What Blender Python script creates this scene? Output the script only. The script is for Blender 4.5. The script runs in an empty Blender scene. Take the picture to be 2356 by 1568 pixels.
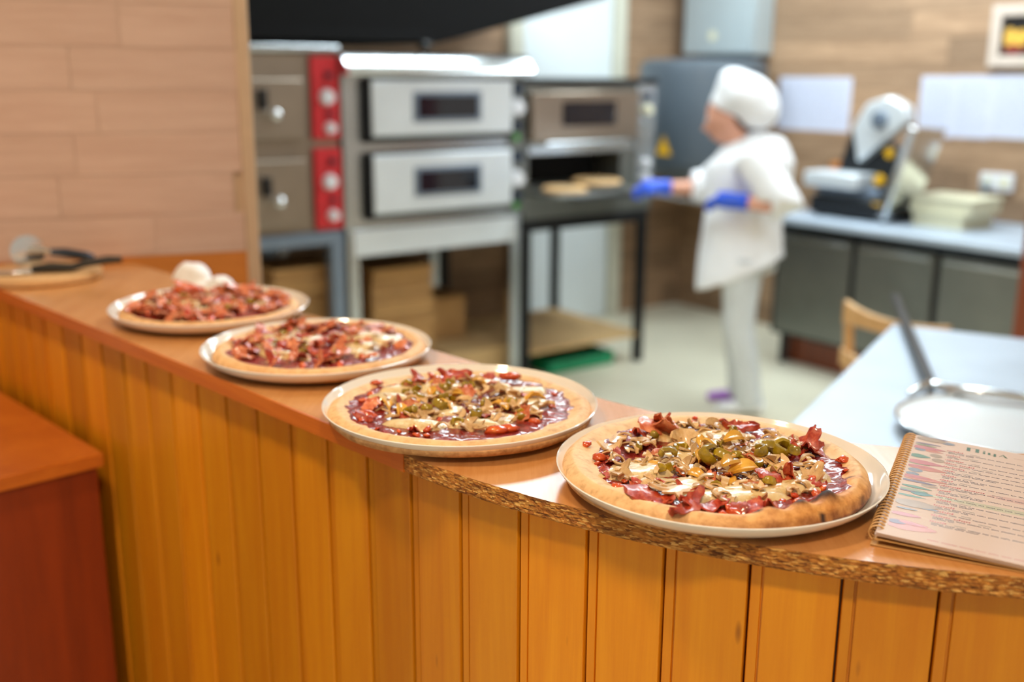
import bpy, bmesh, math, random
from mathutils import Vector, Matrix, noise as mnoise

sc = bpy.context.scene
COL = sc.collection
PI = math.pi

# ------------------------------------------------------------------ camera
CAMZ = 1.556
PITCH, ROLL = 0.246596, 0.005251
cam_d = bpy.data.cameras.new('camera')
cam_d.sensor_width = 36.0
cam_d.lens = 2442.8 / 2356.0 * 36.0
cam_d.clip_start = 0.05
cam_d.dof.use_dof = True
cam_d.dof.focus_distance = 1.06
cam_d.dof.aperture_fstop = 2.5
cam_d.dof.aperture_blades = 0
cam = bpy.data.objects.new('camera', cam_d)
COL.objects.link(cam)
cam.matrix_world = Matrix.Translation((0, 0, CAMZ)) @ Matrix.Rotation(PI/2 - PITCH, 4, 'X') @ Matrix.Rotation(ROLL, 4, 'Z')
sc.camera = cam

# ------------------------------------------------------------------ world, exposure
world = bpy.data.worlds.new('room_ambient')
sc.world = world
world.use_nodes = True
bg = world.node_tree.nodes['Background']
bg.inputs[0].default_value = (1.0, 0.86, 0.70, 1)
bg.inputs[1].default_value = 0.50
sc.view_settings.view_transform = 'Standard'
sc.view_settings.look = 'None'
sc.view_settings.gamma = 1.0
sc.view_settings.use_curve_mapping = False
sc.view_settings.exposure = 0.0
try:
    sc.cycles.use_denoising = True
    sc.cycles.max_bounces = 6
    sc.cycles.diffuse_bounces = 3
    sc.cycles.glossy_bounces = 3
    sc.cycles.transmission_bounces = 2
    sc.cycles.caustics_reflective = False
    sc.cycles.caustics_refractive = False
    sc.cycles.adaptive_threshold = 0.02
except Exception:
    pass
LAMP_COOL = 15.5      # fluorescent ceiling panels of the kitchen
LAMP_WARM = 205.0      # round warm downlights over the guests' side
COOL_RGB = (0.82, 0.94, 1.0)
WARM_RGB = (1.0, 0.78, 0.52)

# ------------------------------------------------------------------ helpers
def lin(c):
    return tuple((v/12.92 if v <= .04045 else ((v+.055)/1.055)**2.4) for v in [x/255. for x in c])

MATS = {}
def nn(nt, t, **kw):
    n = nt.nodes.new(t)
    for k, v in kw.items():
        setattr(n, k, v)
    return n

def new_mat(name):
    m = bpy.data.materials.new(name); m.use_nodes = True
    nt = m.node_tree
    b = nt.nodes['Principled BSDF']
    MATS[name] = m
    return m, nt, b

def coords(nt, scale=(1, 1, 1), rnd=True, kind='Object'):
    tc = nn(nt, 'ShaderNodeTexCoord')
    mp = nn(nt, 'ShaderNodeMapping')
    mp.inputs['Scale'].default_value = scale
    nt.links.new(tc.outputs[kind], mp.inputs['Vector'])
    if rnd:
        oi = nn(nt, 'ShaderNodeObjectInfo')
        mul = nn(nt, 'ShaderNodeMath', operation='MULTIPLY'); mul.inputs[1].default_value = 37.0
        nt.links.new(oi.outputs['Random'], mul.inputs[0])
        cmb = nn(nt, 'ShaderNodeCombineXYZ')
        for i in range(3):
            nt.links.new(mul.outputs[0], cmb.inputs[i])
        nt.links.new(cmb.outputs[0], mp.inputs['Location'])
    return mp.outputs['Vector']

def ramp(nt, fac, stops):
    r = nn(nt, 'ShaderNodeValToRGB')
    els = r.color_ramp.elements
    while len(els) < len(stops):
        els.new(0.5)
    for e, (p, c) in zip(els, stops):
        e.position = p; e.color = (*c, 1)
    nt.links.new(fac, r.inputs['Fac'])
    return r.outputs['Color']

def mixc(nt, a, b, fac, mode='MIX'):
    m = nn(nt, 'ShaderNodeMix', data_type='RGBA', blend_type=mode)
    for sock, v in ((m.inputs['Factor'], fac), (m.inputs['A'], a), (m.inputs['B'], b)):
        if isinstance(v, (int, float)):
            sock.default_value = v
        elif isinstance(v, tuple):
            sock.default_value = (*v, 1)
        else:
            nt.links.new(v, sock)
    # colour sockets share names, pick the RGBA ones
    return m.outputs['Result']

def mixrgb(nt, a, b, fac, mode='MIX'):
    m = nn(nt, 'ShaderNodeMixRGB', blend_type=mode)
    for i, v in ((0, fac), (1, a), (2, b)):
        s = m.inputs[i]
        if isinstance(v, (int, float)):
            s.default_value = v
        elif isinstance(v, tuple):
            s.default_value = (*v, 1)
        else:
            nt.links.new(v, s)
    return m.outputs[0]

def bump(nt, b, height, strength=.3, dist=.002):
    bp = nn(nt, 'ShaderNodeBump')
    bp.inputs['Strength'].default_value = strength
    bp.inputs['Distance'].default_value = dist
    nt.links.new(height, bp.inputs['Height'])
    nt.links.new(bp.outputs[0], b.inputs['Normal'])

def noise(nt, vec, scale, detail=3, rough=.5, out='Fac', dist=0):
    n = nn(nt, 'ShaderNodeTexNoise')
    n.inputs['Scale'].default_value = scale
    n.inputs['Detail'].default_value = detail
    n.inputs['Roughness'].default_value = rough
    n.inputs['Distortion'].default_value = dist
    nt.links.new(vec, n.inputs['Vector'])
    return n.outputs[out]

def rnd_tint(nt, col, amount):
    oi = nn(nt, 'ShaderNodeObjectInfo')
    mr = nn(nt, 'ShaderNodeMapRange')
    mr.inputs['To Min'].default_value = 1 - amount
    mr.inputs['To Max'].default_value = 1 + amount
    nt.links.new(oi.outputs['Random'], mr.inputs['Value'])
    h = nn(nt, 'ShaderNodeHueSaturation')
    nt.links.new(mr.outputs[0], h.inputs['Value'])
    nt.links.new(col, h.inputs['Color'])
    return h.outputs[0]

def plain(name, rgb, rough=.5, metal=0, var=.08, scale=20, bmp=0, coat=0, spec=.5, tint=0, trans=0):
    if name in MATS: return MATS[name]
    m, nt, b = new_mat(name)
    c = lin(rgb)
    v = coords(nt)
    f = noise(nt, v, scale, 4)
    lo = tuple(x*(1-var) for x in c); hi = tuple(min(1, x*(1+var)) for x in c)
    col = ramp(nt, f, [(.3, lo), (.7, hi)])
    if tint: col = rnd_tint(nt, col, tint)
    nt.links.new(col, b.inputs['Base Color'])
    b.inputs['Roughness'].default_value = rough
    b.inputs['Metallic'].default_value = metal
    b.inputs['Specular IOR Level'].default_value = spec
    b.inputs['Coat Weight'].default_value = coat
    b.inputs['Coat Roughness'].default_value = .12
    if trans: b.inputs['Transmission Weight'].default_value = trans
    if bmp: bump(nt, b, f, bmp, .002)
    return m

def wood(name, c1, c2, scale=(30, 30, 2.2), rough=.4, coat=0, tint=.12, knots=False, bmp=.08, fine=1.0, grain=.5, kind='Object'):
    m, nt, b = new_mat(name)
    v = coords(nt, scale, kind=kind)
    f = noise(nt, v, 1.0, 5, .6, dist=.6)
    f2 = noise(nt, v, 5.0*fine, 3, .6)
    mx = nn(nt, 'ShaderNodeMath', operation='MULTIPLY_ADD')
    nt.links.new(f2, mx.inputs[0]); mx.inputs[1].default_value = grain
    nt.links.new(f, mx.inputs[2])
    col = ramp(nt, mx.outputs[0], [(.45, lin(c1)), (.95, lin(c2))])
    if knots:
        v2 = coords(nt, (scale[0]*.5, scale[1]*.5, scale[2]*2.2))
        vo = nn(nt, 'ShaderNodeTexVoronoi'); vo.inputs['Scale'].default_value = 1.0
        nt.links.new(v2, vo.inputs['Vector'])
        kc = ramp(nt, vo.outputs['Distance'], [(0.015, (.20, .07, .02)), (.055, (1, 1, 1))])
        col = mixrgb(nt, col, kc, .85, 'MULTIPLY')
    if tint: col = rnd_tint(nt, col, tint)
    nt.links.new(col, b.inputs['Base Color'])
    b.inputs['Roughness'].default_value = rough
    b.inputs['Coat Weight'].default_value = coat
    b.inputs['Coat Roughness'].default_value = .18
    if bmp: bump(nt, b, mx.outputs[0], bmp, .001)
    return m

def emit(name, rgb, strength):
    m, nt, b = new_mat(name)
    b.inputs['Base Color'].default_value = (*rgb, 1)
    b.inputs['Emission Color'].default_value = (*rgb, 1)
    b.inputs['Emission Strength'].default_value = strength
    return m

class MB:
    """collects shapes, builds ONE mesh object"""
    def __init__(s):
        s.v = []; s.f = []
    def add(s, vs, fs, M=None):
        o = len(s.v)
        for p in vs:
            p = Vector(p)
            s.v.append(tuple(M @ p) if M is not None else tuple(p))
        s.f += [tuple(i+o for i in f) for f in fs]
        return s
    def box(s, x0, x1, y0, y1, z0, z1, M=None):
        vs = [(x, y, z) for z in (z0, z1) for y in (y0, y1) for x in (x0, x1)]
        fs = [(0, 2, 3, 1), (4, 5, 7, 6), (0, 1, 5, 4), (2, 6, 7, 3), (0, 4, 6, 2), (1, 3, 7, 5)]
        return s.add(vs, fs, M)
    def prism(s, pts, a, b, axis='z', M=None):
        """pts: 2-D outline ccw; extruded from a to b along axis"""
        def mk(p, h):
            if axis == 'z': return (p[0], p[1], h)
            if axis == 'y': return (p[0], h, p[1])
            return (h, p[0], p[1])
        n = len(pts)
        vs = [mk(p, a) for p in pts] + [mk(p, b) for p in pts]
        fs = [tuple(range(n-1, -1, -1)), tuple(range(n, 2*n))]
        fs += [(i, (i+1) % n, n+(i+1) % n, n+i) for i in range(n)]
        return s.add(vs, fs, M)
    def lathe(s, prof, seg=32, M=None, a0=0, a1=2*PI):
        full = abs(a1-a0-2*PI) < 1e-6
        k = seg if full else seg+1
        vs = []; fs = []
        for (r, z) in prof:
            for i in range(k):
                a = a0+(a1-a0)*i/seg
                vs.append((r*math.cos(a), r*math.sin(a), z))
        for j in range(len(prof)-1):
            for i in range(seg):
                i2 = (i+1) % k
                fs.append((j*k+i, j*k+i2, (j+1)*k+i2, (j+1)*k+i))
        return s.add(vs, fs, M)
    def cyl(s, p0, p1, r0, r1=None, seg=16):
        r1 = r0 if r1 is None else r1
        return s.tube([p0, p1], [r0, r1], seg)
    def tube(s, pts, rad, seg=10, cap=True, closed=False):
        pts = [Vector(p) for p in pts]
        if isinstance(rad, (int, float)): rad = [rad]*len(pts)
        n = len(pts); vs = []; fs = []
        up = None
        for i, p in enumerate(pts):
            if closed: t = pts[(i+1) % n]-pts[i-1]
            else: t = pts[min(i+1, n-1)]-pts[max(i-1, 0)]
            t.normalize()
            if up is None:
                up = Vector((0, 0, 1)) if abs(t.z) < .9 else Vector((1, 0, 0))
            x = t.cross(up)
            if x.length < 1e-5: x = t.orthogonal()
            x.normalize(); y = x.cross(t).normalized(); up = y
            rr = rad[i]
            ra, rb = rr if isinstance(rr, tuple) else (rr, rr)
            for k in range(seg):
                a = 2*PI*k/seg
                vs.append(p + x*math.cos(a)*ra + y*math.sin(a)*rb)
        for i in range(n if closed else n-1):
            for k in range(seg):
                k2 = (k+1) % seg; j = (i+1) % n
                fs.append((i*seg+k, i*seg+k2, j*seg+k2, j*seg+k))
        if cap and not closed:
            fs.append(tuple(range(seg-1, -1, -1)))
            fs.append(tuple((n-1)*seg+k for k in range(seg)))
        return s.add(vs, fs)
    def mesh(s, name, smooth=None):
        me = bpy.data.meshes.new(name)
        me.from_pydata(s.v, [], s.f)
        bm = bmesh.new(); bm.from_mesh(me)
        bmesh.ops.recalc_face_normals(bm, faces=bm.faces)
        bm.to_mesh(me); bm.free()
        if smooth is not None:
            me.shade_smooth()
            me.set_sharp_from_angle(angle=math.radians(smooth))
        return me
    def build(s, name, mat, parent=None, bevel=0, smooth=None, seg=2, loc=None, rot=None):
        me = s.mesh(name, smooth)
        return link(name, me, mat, parent, bevel, seg, loc, rot)

def link(name, me, mat, parent=None, bevel=0, seg=2, loc=None, rot=None):
    o = bpy.data.objects.new(name, me)
    if mat is not None and not me.materials:
        me.materials.append(MATS[mat] if isinstance(mat, str) else mat)
    COL.objects.link(o)
    if parent is not None: o.parent = parent
    if loc is not None: o.location = loc
    if rot is not None: o.rotation_euler = rot
    if bevel:
        md = o.modifiers.new('edge', 'BEVEL'); md.width = bevel; md.segments = seg
        md.limit_method = 'ANGLE'; md.angle_limit = math.radians(40)
        me.shade_smooth(); me.set_sharp_from_angle(angle=math.radians(40))
    return o

def tag(o, label=None, cat=None, group=None, kind=None):
    if label: o['label'] = label
    if cat: o['category'] = cat
    if group: o['group'] = group
    if kind: o['kind'] = kind
    return o

def thing(name, label, cat, loc=(0, 0, 0), rz=0, group=None):
    o = bpy.data.objects.new(name, None); COL.objects.link(o)
    o.empty_display_size = .05
    o.location = loc; o.rotation_euler = (0, 0, rz)
    return tag(o, label, cat, group)

def copy_tree(o, parent=None, loc=None, rz=None):
    c = o.copy(); COL.objects.link(c); c.parent = parent
    if loc is not None: c.location = loc
    if rz is not None: c.rotation_euler = (0, 0, rz)
    for ch in list(o.children):
        copy_tree(ch, c)
    return c

def remeshed(mb, voxel, name, smooth_it=6):
    """voxel-fuse the collected shapes into one continuous surface"""
    me = mb.mesh(name+'_raw')
    o = bpy.data.objects.new(name+'_raw', me); COL.objects.link(o)
    r = o.modifiers.new('fuse', 'REMESH'); r.mode = 'VOXEL'; r.voxel_size = voxel
    s = o.modifiers.new('soft', 'SMOOTH'); s.factor = .5; s.iterations = smooth_it
    dg = bpy.context.evaluated_depsgraph_get()
    out = bpy.data.meshes.new_from_object(o.evaluated_get(dg))
    out.name = name
    bpy.data.objects.remove(o); bpy.data.meshes.remove(me)
    out.materials.clear()
    out.shade_smooth()
    return out

# the kitchen's axes: s runs along the oven wall (to the right and away), w runs into that wall
KA = math.radians(36)
KD = Vector((math.cos(KA), math.sin(KA))); KN = Vector((-math.sin(KA), math.cos(KA)))
KP = Vector((.722, 5.74))
def K(s, w, z=0):
    p = KP + KD*s + KN*w
    return Vector((p.x, p.y, z))
RZ_L = KA              # things against the oven wall: local x = s, local y = w
RZ_R = KA - PI/2       # things against the right wall: local x = -w, local y = s

# ------------------------------------------------------------------ materials
wood('counter_board_wood', (212, 126, 10), (234, 158, 24), (26, 26, 1.6), .36, .2, .20, knots=True, grain=.3)
wood('laminate', (198, 132, 72), (214, 152, 92), (40, 3, 40), .24, .35, 0, grain=.6, bmp=.04)
wood('edge_band_wood', (190, 92, 20), (214, 116, 34), (3, 3, 60), .35, .2, 0)
wood('cabinet_red_wood', (120, 40, 8), (150, 56, 14), (24, 24, 1.6), .42, .1, 0)
wood('cabinet_top_wood', (184, 92, 24), (208, 116, 36), (8, 8, 30), .35, .2, 0)
wood('plank_pale', (198, 164, 148), (216, 186, 172), (2.5, 30, 40), .55, 0, .045, grain=.5)
wood('plank_brown', (120, 92, 68), (172, 140, 110), (2.0, 30, 30), .6, 0, .22, grain=.6)
wood('wainscot_wood', (196, 118, 50), (222, 142, 66), (3, 3, 30), .4, .1, 0)
wood('chair_wood', (206, 156, 98), (232, 186, 128), (20, 20, 4), .4, .1, .05)
wood('board_wood', (206, 156, 100), (232, 190, 138), (6, 40, 40), .5, 0, 0)
wood('post_wood', (110, 46, 18), (140, 66, 30), (20, 20, 2), .4, .2, 0)
plain('wall_core', (150, 110, 80), .7)
plain('trim_beige', (206, 178, 150), .5, var=.05)
plain('ceiling_paint', (236, 234, 228), .8, var=.02, scale=4)
plain('floor_tile', (222, 216, 192), .35, var=.06, scale=3.5, spec=.5)
plain('porcelain', (242, 238, 234), .07, var=.01, coat=.6)
plain('steel', (198, 204, 208), .27, 1.0, var=.05, scale=8)
plain('steel_bright', (232, 236, 238), .16, 1.0, var=.03, scale=8)
plain('steel_table', (188, 201, 215), .45, .35, var=.07, scale=5)
plain('steel_warm', (160, 146, 132), .35, .9, var=.08, scale=6)
plain('steel_dark', (130, 132, 127), .36, .75, var=.08, scale=6)
plain('steel_blue', (128, 142, 160), .4, .6, var=.06, scale=6)
plain('chrome', (235, 238, 240), .08, 1.0, var=.02)
plain('oven_white_steel', (226, 233, 238), .30, .35, var=.04, scale=5)
plain('black_metal', (22, 25, 29), .5, .2, var=.2)
plain('black_plastic', (20, 18, 18), .4, 0, var=.2)
plain('dark_void', (6, 6, 8), .9, var=.2)
plain('hood_black', (5, 5, 7), .7, 0, var=.2, spec=.2)
plain('dark_glass', (16, 24, 36), .06, 0, var=.1, spec=.9)
plain('red_enamel', (206, 30, 42), .35, 0, var=.06, coat=.4)
plain('knob_white', (232, 234, 240), .25, 0, var=.03, coat=.5)
plain('knob_dark', (60, 70, 84), .2, .6, var=.05)
plain('lamp_green', (40, 150, 30), .4)
plain('door_white', (222, 230, 232), .4, 0, var=.02, scale=3)
plain('frame_cream', (206, 204, 186), .5, 0, var=.04)
plain('boiler_grey', (80, 90, 99), .42, 0, var=.07, scale=4, coat=.15)
plain('cabinet_grey', (176, 188, 192), .4, .2, var=.03, scale=4)
plain('warning_yellow', (232, 178, 20), .5)
plain('paper', (206, 210, 228), .7, 0, var=.02, scale=6)
plain('print_grey', (168, 176, 196), .8)
plain('cardboard', (186, 142, 88), .75, 0, var=.09, scale=9, tint=.10)
plain('cardboard_pale', (206, 170, 118), .75, 0, var=.07, scale=9, tint=.06)
plain('green_plastic', (20, 150, 104), .45, 0, var=.08)
plain('cream_plastic', (232, 228, 196), .45, 0, var=.04)
plain('cloth_white', (247, 248, 250), .8, 0, var=.03, scale=14, bmp=.15)
plain('trouser_white', (216, 222, 226), .85, 0, var=.04, scale=14, bmp=.15)
plain('napkin_white', (250, 250, 252), .8, 0, var=.01, scale=60, bmp=.15)
plain('skin', (224, 164, 138), .55, 0, var=.05)
plain('glove_blue', (18, 84, 222), .35, 0, var=.06, coat=.2)
plain('shoe_purple', (168, 110, 200), .5, 0, var=.08)
plain('hair_brown', (70, 44, 30), .7, 0, var=.2)
plain('picture_dark', (20, 16, 16), .4)
plain('picture_yellow', (226, 176, 70), .5, 0, var=.2)
plain('picture_red', (130, 44, 36), .5, 0, var=.2)
plain('picture_frame', (206, 190, 176), .45, 0, var=.04)
plain('grate_grey', (120, 112, 100), .6, 0, var=.1)
emit('fluorescent', COOL_RGB, LAMP_COOL)
emit('warm_lamp', WARM_RGB, LAMP_WARM)

# chipboard edge
m, nt, b = new_mat('chipboard')
v = coords(nt, (.55, 2.3, 1), rnd=False, kind='UV')
vo = nn(nt, 'ShaderNodeTexVoronoi'); vo.inputs['Scale'].default_value = 300; vo.inputs['Randomness'].default_value = 1
nt.links.new(v, vo.inputs['Vector'])
sep = nn(nt, 'ShaderNodeSeparateColor'); nt.links.new(vo.outputs['Color'], sep.inputs[0])
c1 = ramp(nt, sep.outputs[0], [(.0, lin((112, 60, 18))), (.25, lin((176, 108, 40))), (.72, lin((204, 138, 58))), (1, lin((238, 190, 112)))])
gap = ramp(nt, vo.outputs['Distance'], [(.55, (1, 1, 1)), (.9, (.4, .32, .26))])
f = noise(nt, v, 60, 4)
c2 = mixrgb(nt, c1, ramp(nt, f, [(.30, (.35, .3, .25)), (.5, (1, 1, 1))]), .8, 'MULTIPLY')
c2 = mixrgb(nt, c2, gap, .8, 'MULTIPLY')
nt.links.new(c2, b.inputs['Base Color']); b.inputs['Roughness'].default_value = .75
bump(nt, b, sep.outputs[0], .8, .0015)

# ------------------------------------------------------------------ room shell
def grid_slab(name, x0, x1, y0, y1, z0, z1, mat, parent=None):
    return MB().box(x0, x1, y0, y1, z0, z1).build(name, mat, parent)

tag(grid_slab('floor', -5, 6, -3, 10, -.12, 0, 'floor_tile'), 'pale beige kitchen floor behind the counter', 'floor', kind='structure')
tag(grid_slab('ceiling', -5, 6, -3, 10, 2.9, 3.0, 'ceiling_paint'), 'white ceiling over kitchen and counter', 'ceiling', kind='structure')

def plank_wall(root, length, height, row_h, lens, mat, thick, seed, z0=0.0, gap=.003, x_off=0.0):
    """horizontal planks laid row by row on local +x, proud of local y=0 towards -y; planks share meshes"""
    rnd = random.Random(seed)
    cache = {}
    z = z0; row = 0
    while z < height - .01:
        h = min(row_h, height - z)
        x = -rnd.random()*lens[0]
        while x < length:
            L = rnd.choice(lens)
            a, c = max(0, x), min(length, x+L)
            if c - a > .02:
                key = (round(c-a, 2), round(h, 3))
                L2 = c-a
                if key not in cache:
                    cache[key] = MB().box(0, L2-gap, -thick, 0, 0, h-gap).mesh('plank')
                    cache[key].materials.append(MATS[mat])
                o = bpy.data.objects.new('plank', cache[key]); COL.objects.link(o)
                o.parent = root
                o.location = (a+x_off, -rnd.random()*.0015, z)
            x += L
        z += row_h; row += 1

# oven wall (left), plane w = 1.05 ; right wall, plane s = 1.3
W_L, S_R = 1.05, 1.30
wl = MB().box(0, 4.6, .0, .12, 0, 2.9).build('wall_left', 'wall_core', loc=K(-3.3, W_L), rot=(0, 0, RZ_L))
tag(wl, 'brown wood plank wall behind the row of pizza ovens', 'wall', kind='structure')
plank_wall(wl, 4.6, 2.75, .135, (.9, 1.1, 1.25), 'plank_brown', .018, 11)
wr = MB().box(0, 4.4, .0, .12, 0, 2.9).build('wall_right', 'wall_core', loc=K(S_R, 1.03), rot=(0, 0, RZ_R))
tag(wr, 'brown wood plank wall with pinned papers behind the steel worktop', 'wall', kind='structure')
plank_wall(wr, 4.4, 2.75, .135, (.95, 1.15, 1.3), 'plank_brown', .018, 23)

# partition wall at the left end of the bar
PW_A = math.radians(20)
PW_D = Vector((math.cos(PW_A), math.sin(PW_A)))
pw0 = Vector((-.849, 2.303)) - PW_D*.75      # left end
PW_LEN = .75 + .285
wp = MB().box(0, PW_LEN, .0, .10, 0, 2.9).build('wall_front', 'trim_beige', loc=(pw0.x, pw0.y, 0), rot=(0, 0, PW_A))
tag(wp, 'pale wood-clad partition wall at the far end of the counter', 'wall', kind='structure')
plank_wall(wp, PW_LEN-.026, 2.85, .0885, (.36, .46, .52), 'plank_pale', .008, 5, z0=1.164, gap=.0009)
tr = MB().box(PW_LEN-.026, PW_LEN+.004, -.012, .104, 0, 2.9).build('corner_trim', 'trim_beige', wp, bevel=.003)
wn = MB().box(0, PW_LEN-.026, -.009, 0, 0, 1.163).build('wainscot_panel', 'wainscot_wood', wp)
tag(wn, 'orange wood lower panel')

# white door in the oven wall
d1 = MB().box(-.10, .60, -.045, -.019, .005, 2.06).build('door_1', 'door_white', loc=K(0, W_L), rot=(0, 0, RZ_L), bevel=.004)
tag(d1, 'white door seen behind the black oven', 'door', kind='structure')
for nm, a in (('door_frame', (-.20, -.105)), ('door_frame', (.605, .70))):
    MB().box(a[0], a[1], -.075, -.019, 0, 2.15).build(nm, 'frame_cream', d1, bevel=.004)
MB().box(-.20, .70, -.075, -.019, 2.065, 2.16).build('door_frame', 'frame_cream', d1, bevel=.004)
mb = MB().box(.12, .17, -.052, -.045, .92, 1.12); mb.cyl((.145, -.052, 1.0), (.145, -.10, 1.0), .012); mb.tube([(.145, -.095, 1.0), (.20, -.10, 1.0), (.28, -.095, 1.0)], .011, 8)
mb.build('door_handle', 'steel_dark', d1, smooth=40)

# ceiling lamps ---------------------------------------------------------------
def panel_lamp(loc, rz, lx, ly, label):
    t = thing('ceiling_panel_lamp', label, 'lamp', loc, rz, 'kitchen ceiling lamps')
    mb = MB()
    for (a, b_, c, d) in ((-lx/2-.03, lx/2+.03, -ly/2-.03, -ly/2), (-lx/2-.03, lx/2+.03, ly/2, ly/2+.03), (-lx/2-.03, -lx/2, -ly/2, ly/2), (lx/2, lx/2+.03, -ly/2, ly/2)):
        mb.box(a, b_, c, d, -.05, 0)
    mb.box(-lx/2, lx/2, -ly/2, ly/2, -.012, 0)
    mb.build('housing', 'door_white', t)
    MB().box(-lx/2+.005, lx/2-.005, -ly/2+.005, ly/2-.005, -.04, -.02).build('diffuser', 'fluorescent', t)
    return t
CEIL = 2.9
panel_lamp(K(-.98, .12, CEIL), RZ_L, 1.25, .8, 'long white fluorescent ceiling panel over the ovens')
panel_lamp(K(.45, -.45, CEIL), RZ_R, 1.25, .8, 'unseen white ceiling panel over the cook, added to brighten the door and back walls')  # added panel out of view, brightens the door and walls behind the hood
panel_lamp(K(.35, -1.7, CEIL), RZ_R, 1.25, .6, 'long white fluorescent ceiling panel over the steel worktop')
panel_lamp(K(-1.6, -2.2, CEIL), RZ_L, 1.25, .6, 'long white fluorescent ceiling panel between ovens and counter')

def round_lamp(loc, r, label):
    t = thing('ceiling_downlight', label, 'lamp', loc, 0, 'warm ceiling downlights')
    MB().lathe([(r, -.035), (r+.02, -.035), (r+.02, 0), (0, 0)], 32).build('housing', 'steel', t, smooth=40)
    MB().lathe([(0, -.03), (r, -.03), (r, -.012), (0, -.012)], 32).build('diffuser', 'warm_lamp', t)
    return t
round_lamp((-.80, .85, CEIL), .10, 'round warm downlight above the low cabinet')
round_lamp((.25, -.35, CEIL), .12, 'round warm downlight above the right end of the bar')

# ------------------------------------------------------------------ bar counter
FP = Vector((-.126, 1.107)); FT = Vector((.6935, -.7205)); FN = Vector((.7205, .6935))
FR = 1.01; FC = FP + FN*FR
CTOP = 1.15; CW = .315; CTH = .020
def edge(s, off=0.0):
    """point on the counter front line, off metres towards the kitchen; s<0 straight, s>0 bend"""
    if s <= 0:
        return FP + FT*s + FN*off
    a0 = math.atan2(-FN.y, -FN.x); a = a0 + s/FR
    return FC + Vector((math.cos(a), math.sin(a)))*(FR-off)
def tang(s):
    if s <= 0: return FT.copy()
    a = math.atan2(-FN.y, -FN.x) + s/FR
    return Vector((-math.sin(a), math.cos(a)))

counter = thing('bar_counter', 'curved bar counter clad in upright honey-coloured wooden boards', 'counter')
PITCH_B = .0828
board_prof = [(-.0402, .013), (-.0400, .0040), (-.0392, .0026), (-.0304, .0022), (-.0298, .0042), (-.0280, .0040), (-.0276, .0004), (-.0268, 0), (.0393, 0), (.0399, .0008), (.0402, .004), (.0402, .013)]
bme = MB().prism(board_prof, 0, CTOP-CTH).mesh('board')
bme.materials.append(MATS['counter_board_wood'])
for i in range(-17, 12):
    sa, sb = i*PITCH_B - .002, (i+1)*PITCH_B - .002
    a, c = edge(sa, .018), edge(sb, .018)
    mid = (a+c)/2; d = (c-a)
    o = bpy.data.objects.new('board', bme); COL.objects.link(o)
    o.parent = counter; o.location = (mid.x, mid.y, 0)
    o.rotation_euler = (0, 0, math.atan2(d.y, d.x))
    o.scale = ((c-a).length/.0828, 1, 1)
# carcass behind the boards
SS = [-1.34+.06*k for k in range(23)] + [.02+.05*k for k in range(20)]
outl = [edge(s, .033) for s in SS] + [edge(s, CW-.03) for s in reversed(SS)]
MB().prism([(p.x, p.y) for p in outl], .0, CTOP-CTH).build('carcass', 'post_wood', counter)

top = thing('countertop', 'orange-brown laminate countertop with chipped bare chipboard edge on the bend', 'countertop')
rnd = random.Random(3)
jag = lambda s: 0 if s < .012 else .0006 + .0022*max(0, mnoise.noise(Vector((s*55, 3.1, 0)))) + .0012*max(0, mnoise.noise(Vector((s*170, 9.1, 0))))
def wall_clip(off):
    # straight part ends on the partition wall
    n = Vector((-PW_D.y, PW_D.x)); q = Vector((-.849, 2.303))
    return ((q - (FP + FN*off)).dot(n))/(FT.dot(n)) + .013
SF = [-1.38, -1.0, -.6, -.3, -.1, 0, .011] + [.012+.0016*k for k in range(620)]
nb = 8
vs = []; fs = []
for s in SF:
    for j in range(nb+1):
        off = CW*j/nb + (jag(s) if j == 0 else 0)
        ss = s
        if s < -.05:
            k = (s+.05)/(-1.38+.05)
            ss = -.05 + (wall_clip(off)+.05)*k
        p = edge(ss, off); vs.append((p.x, p.y, CTOP))
n1 = nb+1
for i in range(len(SF)-1):
    for j in range(nb):
        fs.append((i*n1+j, (i+1)*n1+j, (i+1)*n1+j+1, i*n1+j+1))
me_v = len(vs)
# underside and back edge
SB = [-1.38, -.9, -.4, -.05] + [.0+.04*k for k in range(26)]
for s in SB:
    for off in (.004, CW):
        ss = s if s > -.05 else -.05 + (wall_clip(off)+.05)*((s+.05)/(-1.38+.05))
        p = edge(ss, off); vs.append((p.x, p.y, CTOP-CTH))
for i in range(len(SB)-1):
    o = me_v + i*2
    fs.append((o, o+1, o+3, o+2))
o0 = len(vs)
for s in SB:
    ss = s if s > -.05 else -.05 + (wall_clip(CW)+.05)*((s+.05)/(-1.38+.05))
    p = edge(ss, CW)
    vs.append((p.x, p.y, CTOP)); vs.append((p.x, p.y, CTOP-CTH))
for i in range(len(SB)-1):
    o = o0 + i*2
    fs.append((o, o+1, o+3, o+2))
# right end
mbt = MB(); mbt.v = vs; mbt.f = fs
# left end cap skipped: it stands against the partition wall
tp = mbt.build('laminate_panel', 'laminate', top)
MBb = MB()
SE = [-1.38+.03*k for k in range(46)] + [0, .0115]
vs = []; fs = []
for s in SE:
    ss = min(s, .0115)
    if s < -.05: ss = -.05 + (wall_clip(0)+.05)*((s+.05)/(-1.38+.05))
    for off, z in ((.003, CTOP-CTH), (-.0012, CTOP-CTH), (-.0012, CTOP+.0004), (.0025, CTOP+.0004)):
        p = edge(min(ss, .0115), off); vs.append((p.x, p.y, z))
for i in range(len(SE)-1):
    for j in range(3):
        fs.append((i*4+j, (i+1)*4+j, (i+1)*4+j+1, i*4+j+1))
fs.append((0, 1, 2, 3)); k = (len(SE)-1)*4; fs.append((k+3, k+2, k+1, k))
MBb.v = vs; MBb.f = fs
eb = MBb.build('edge_band', 'edge_band_wood', top); tag(eb, 'smooth orange edge band')
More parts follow.
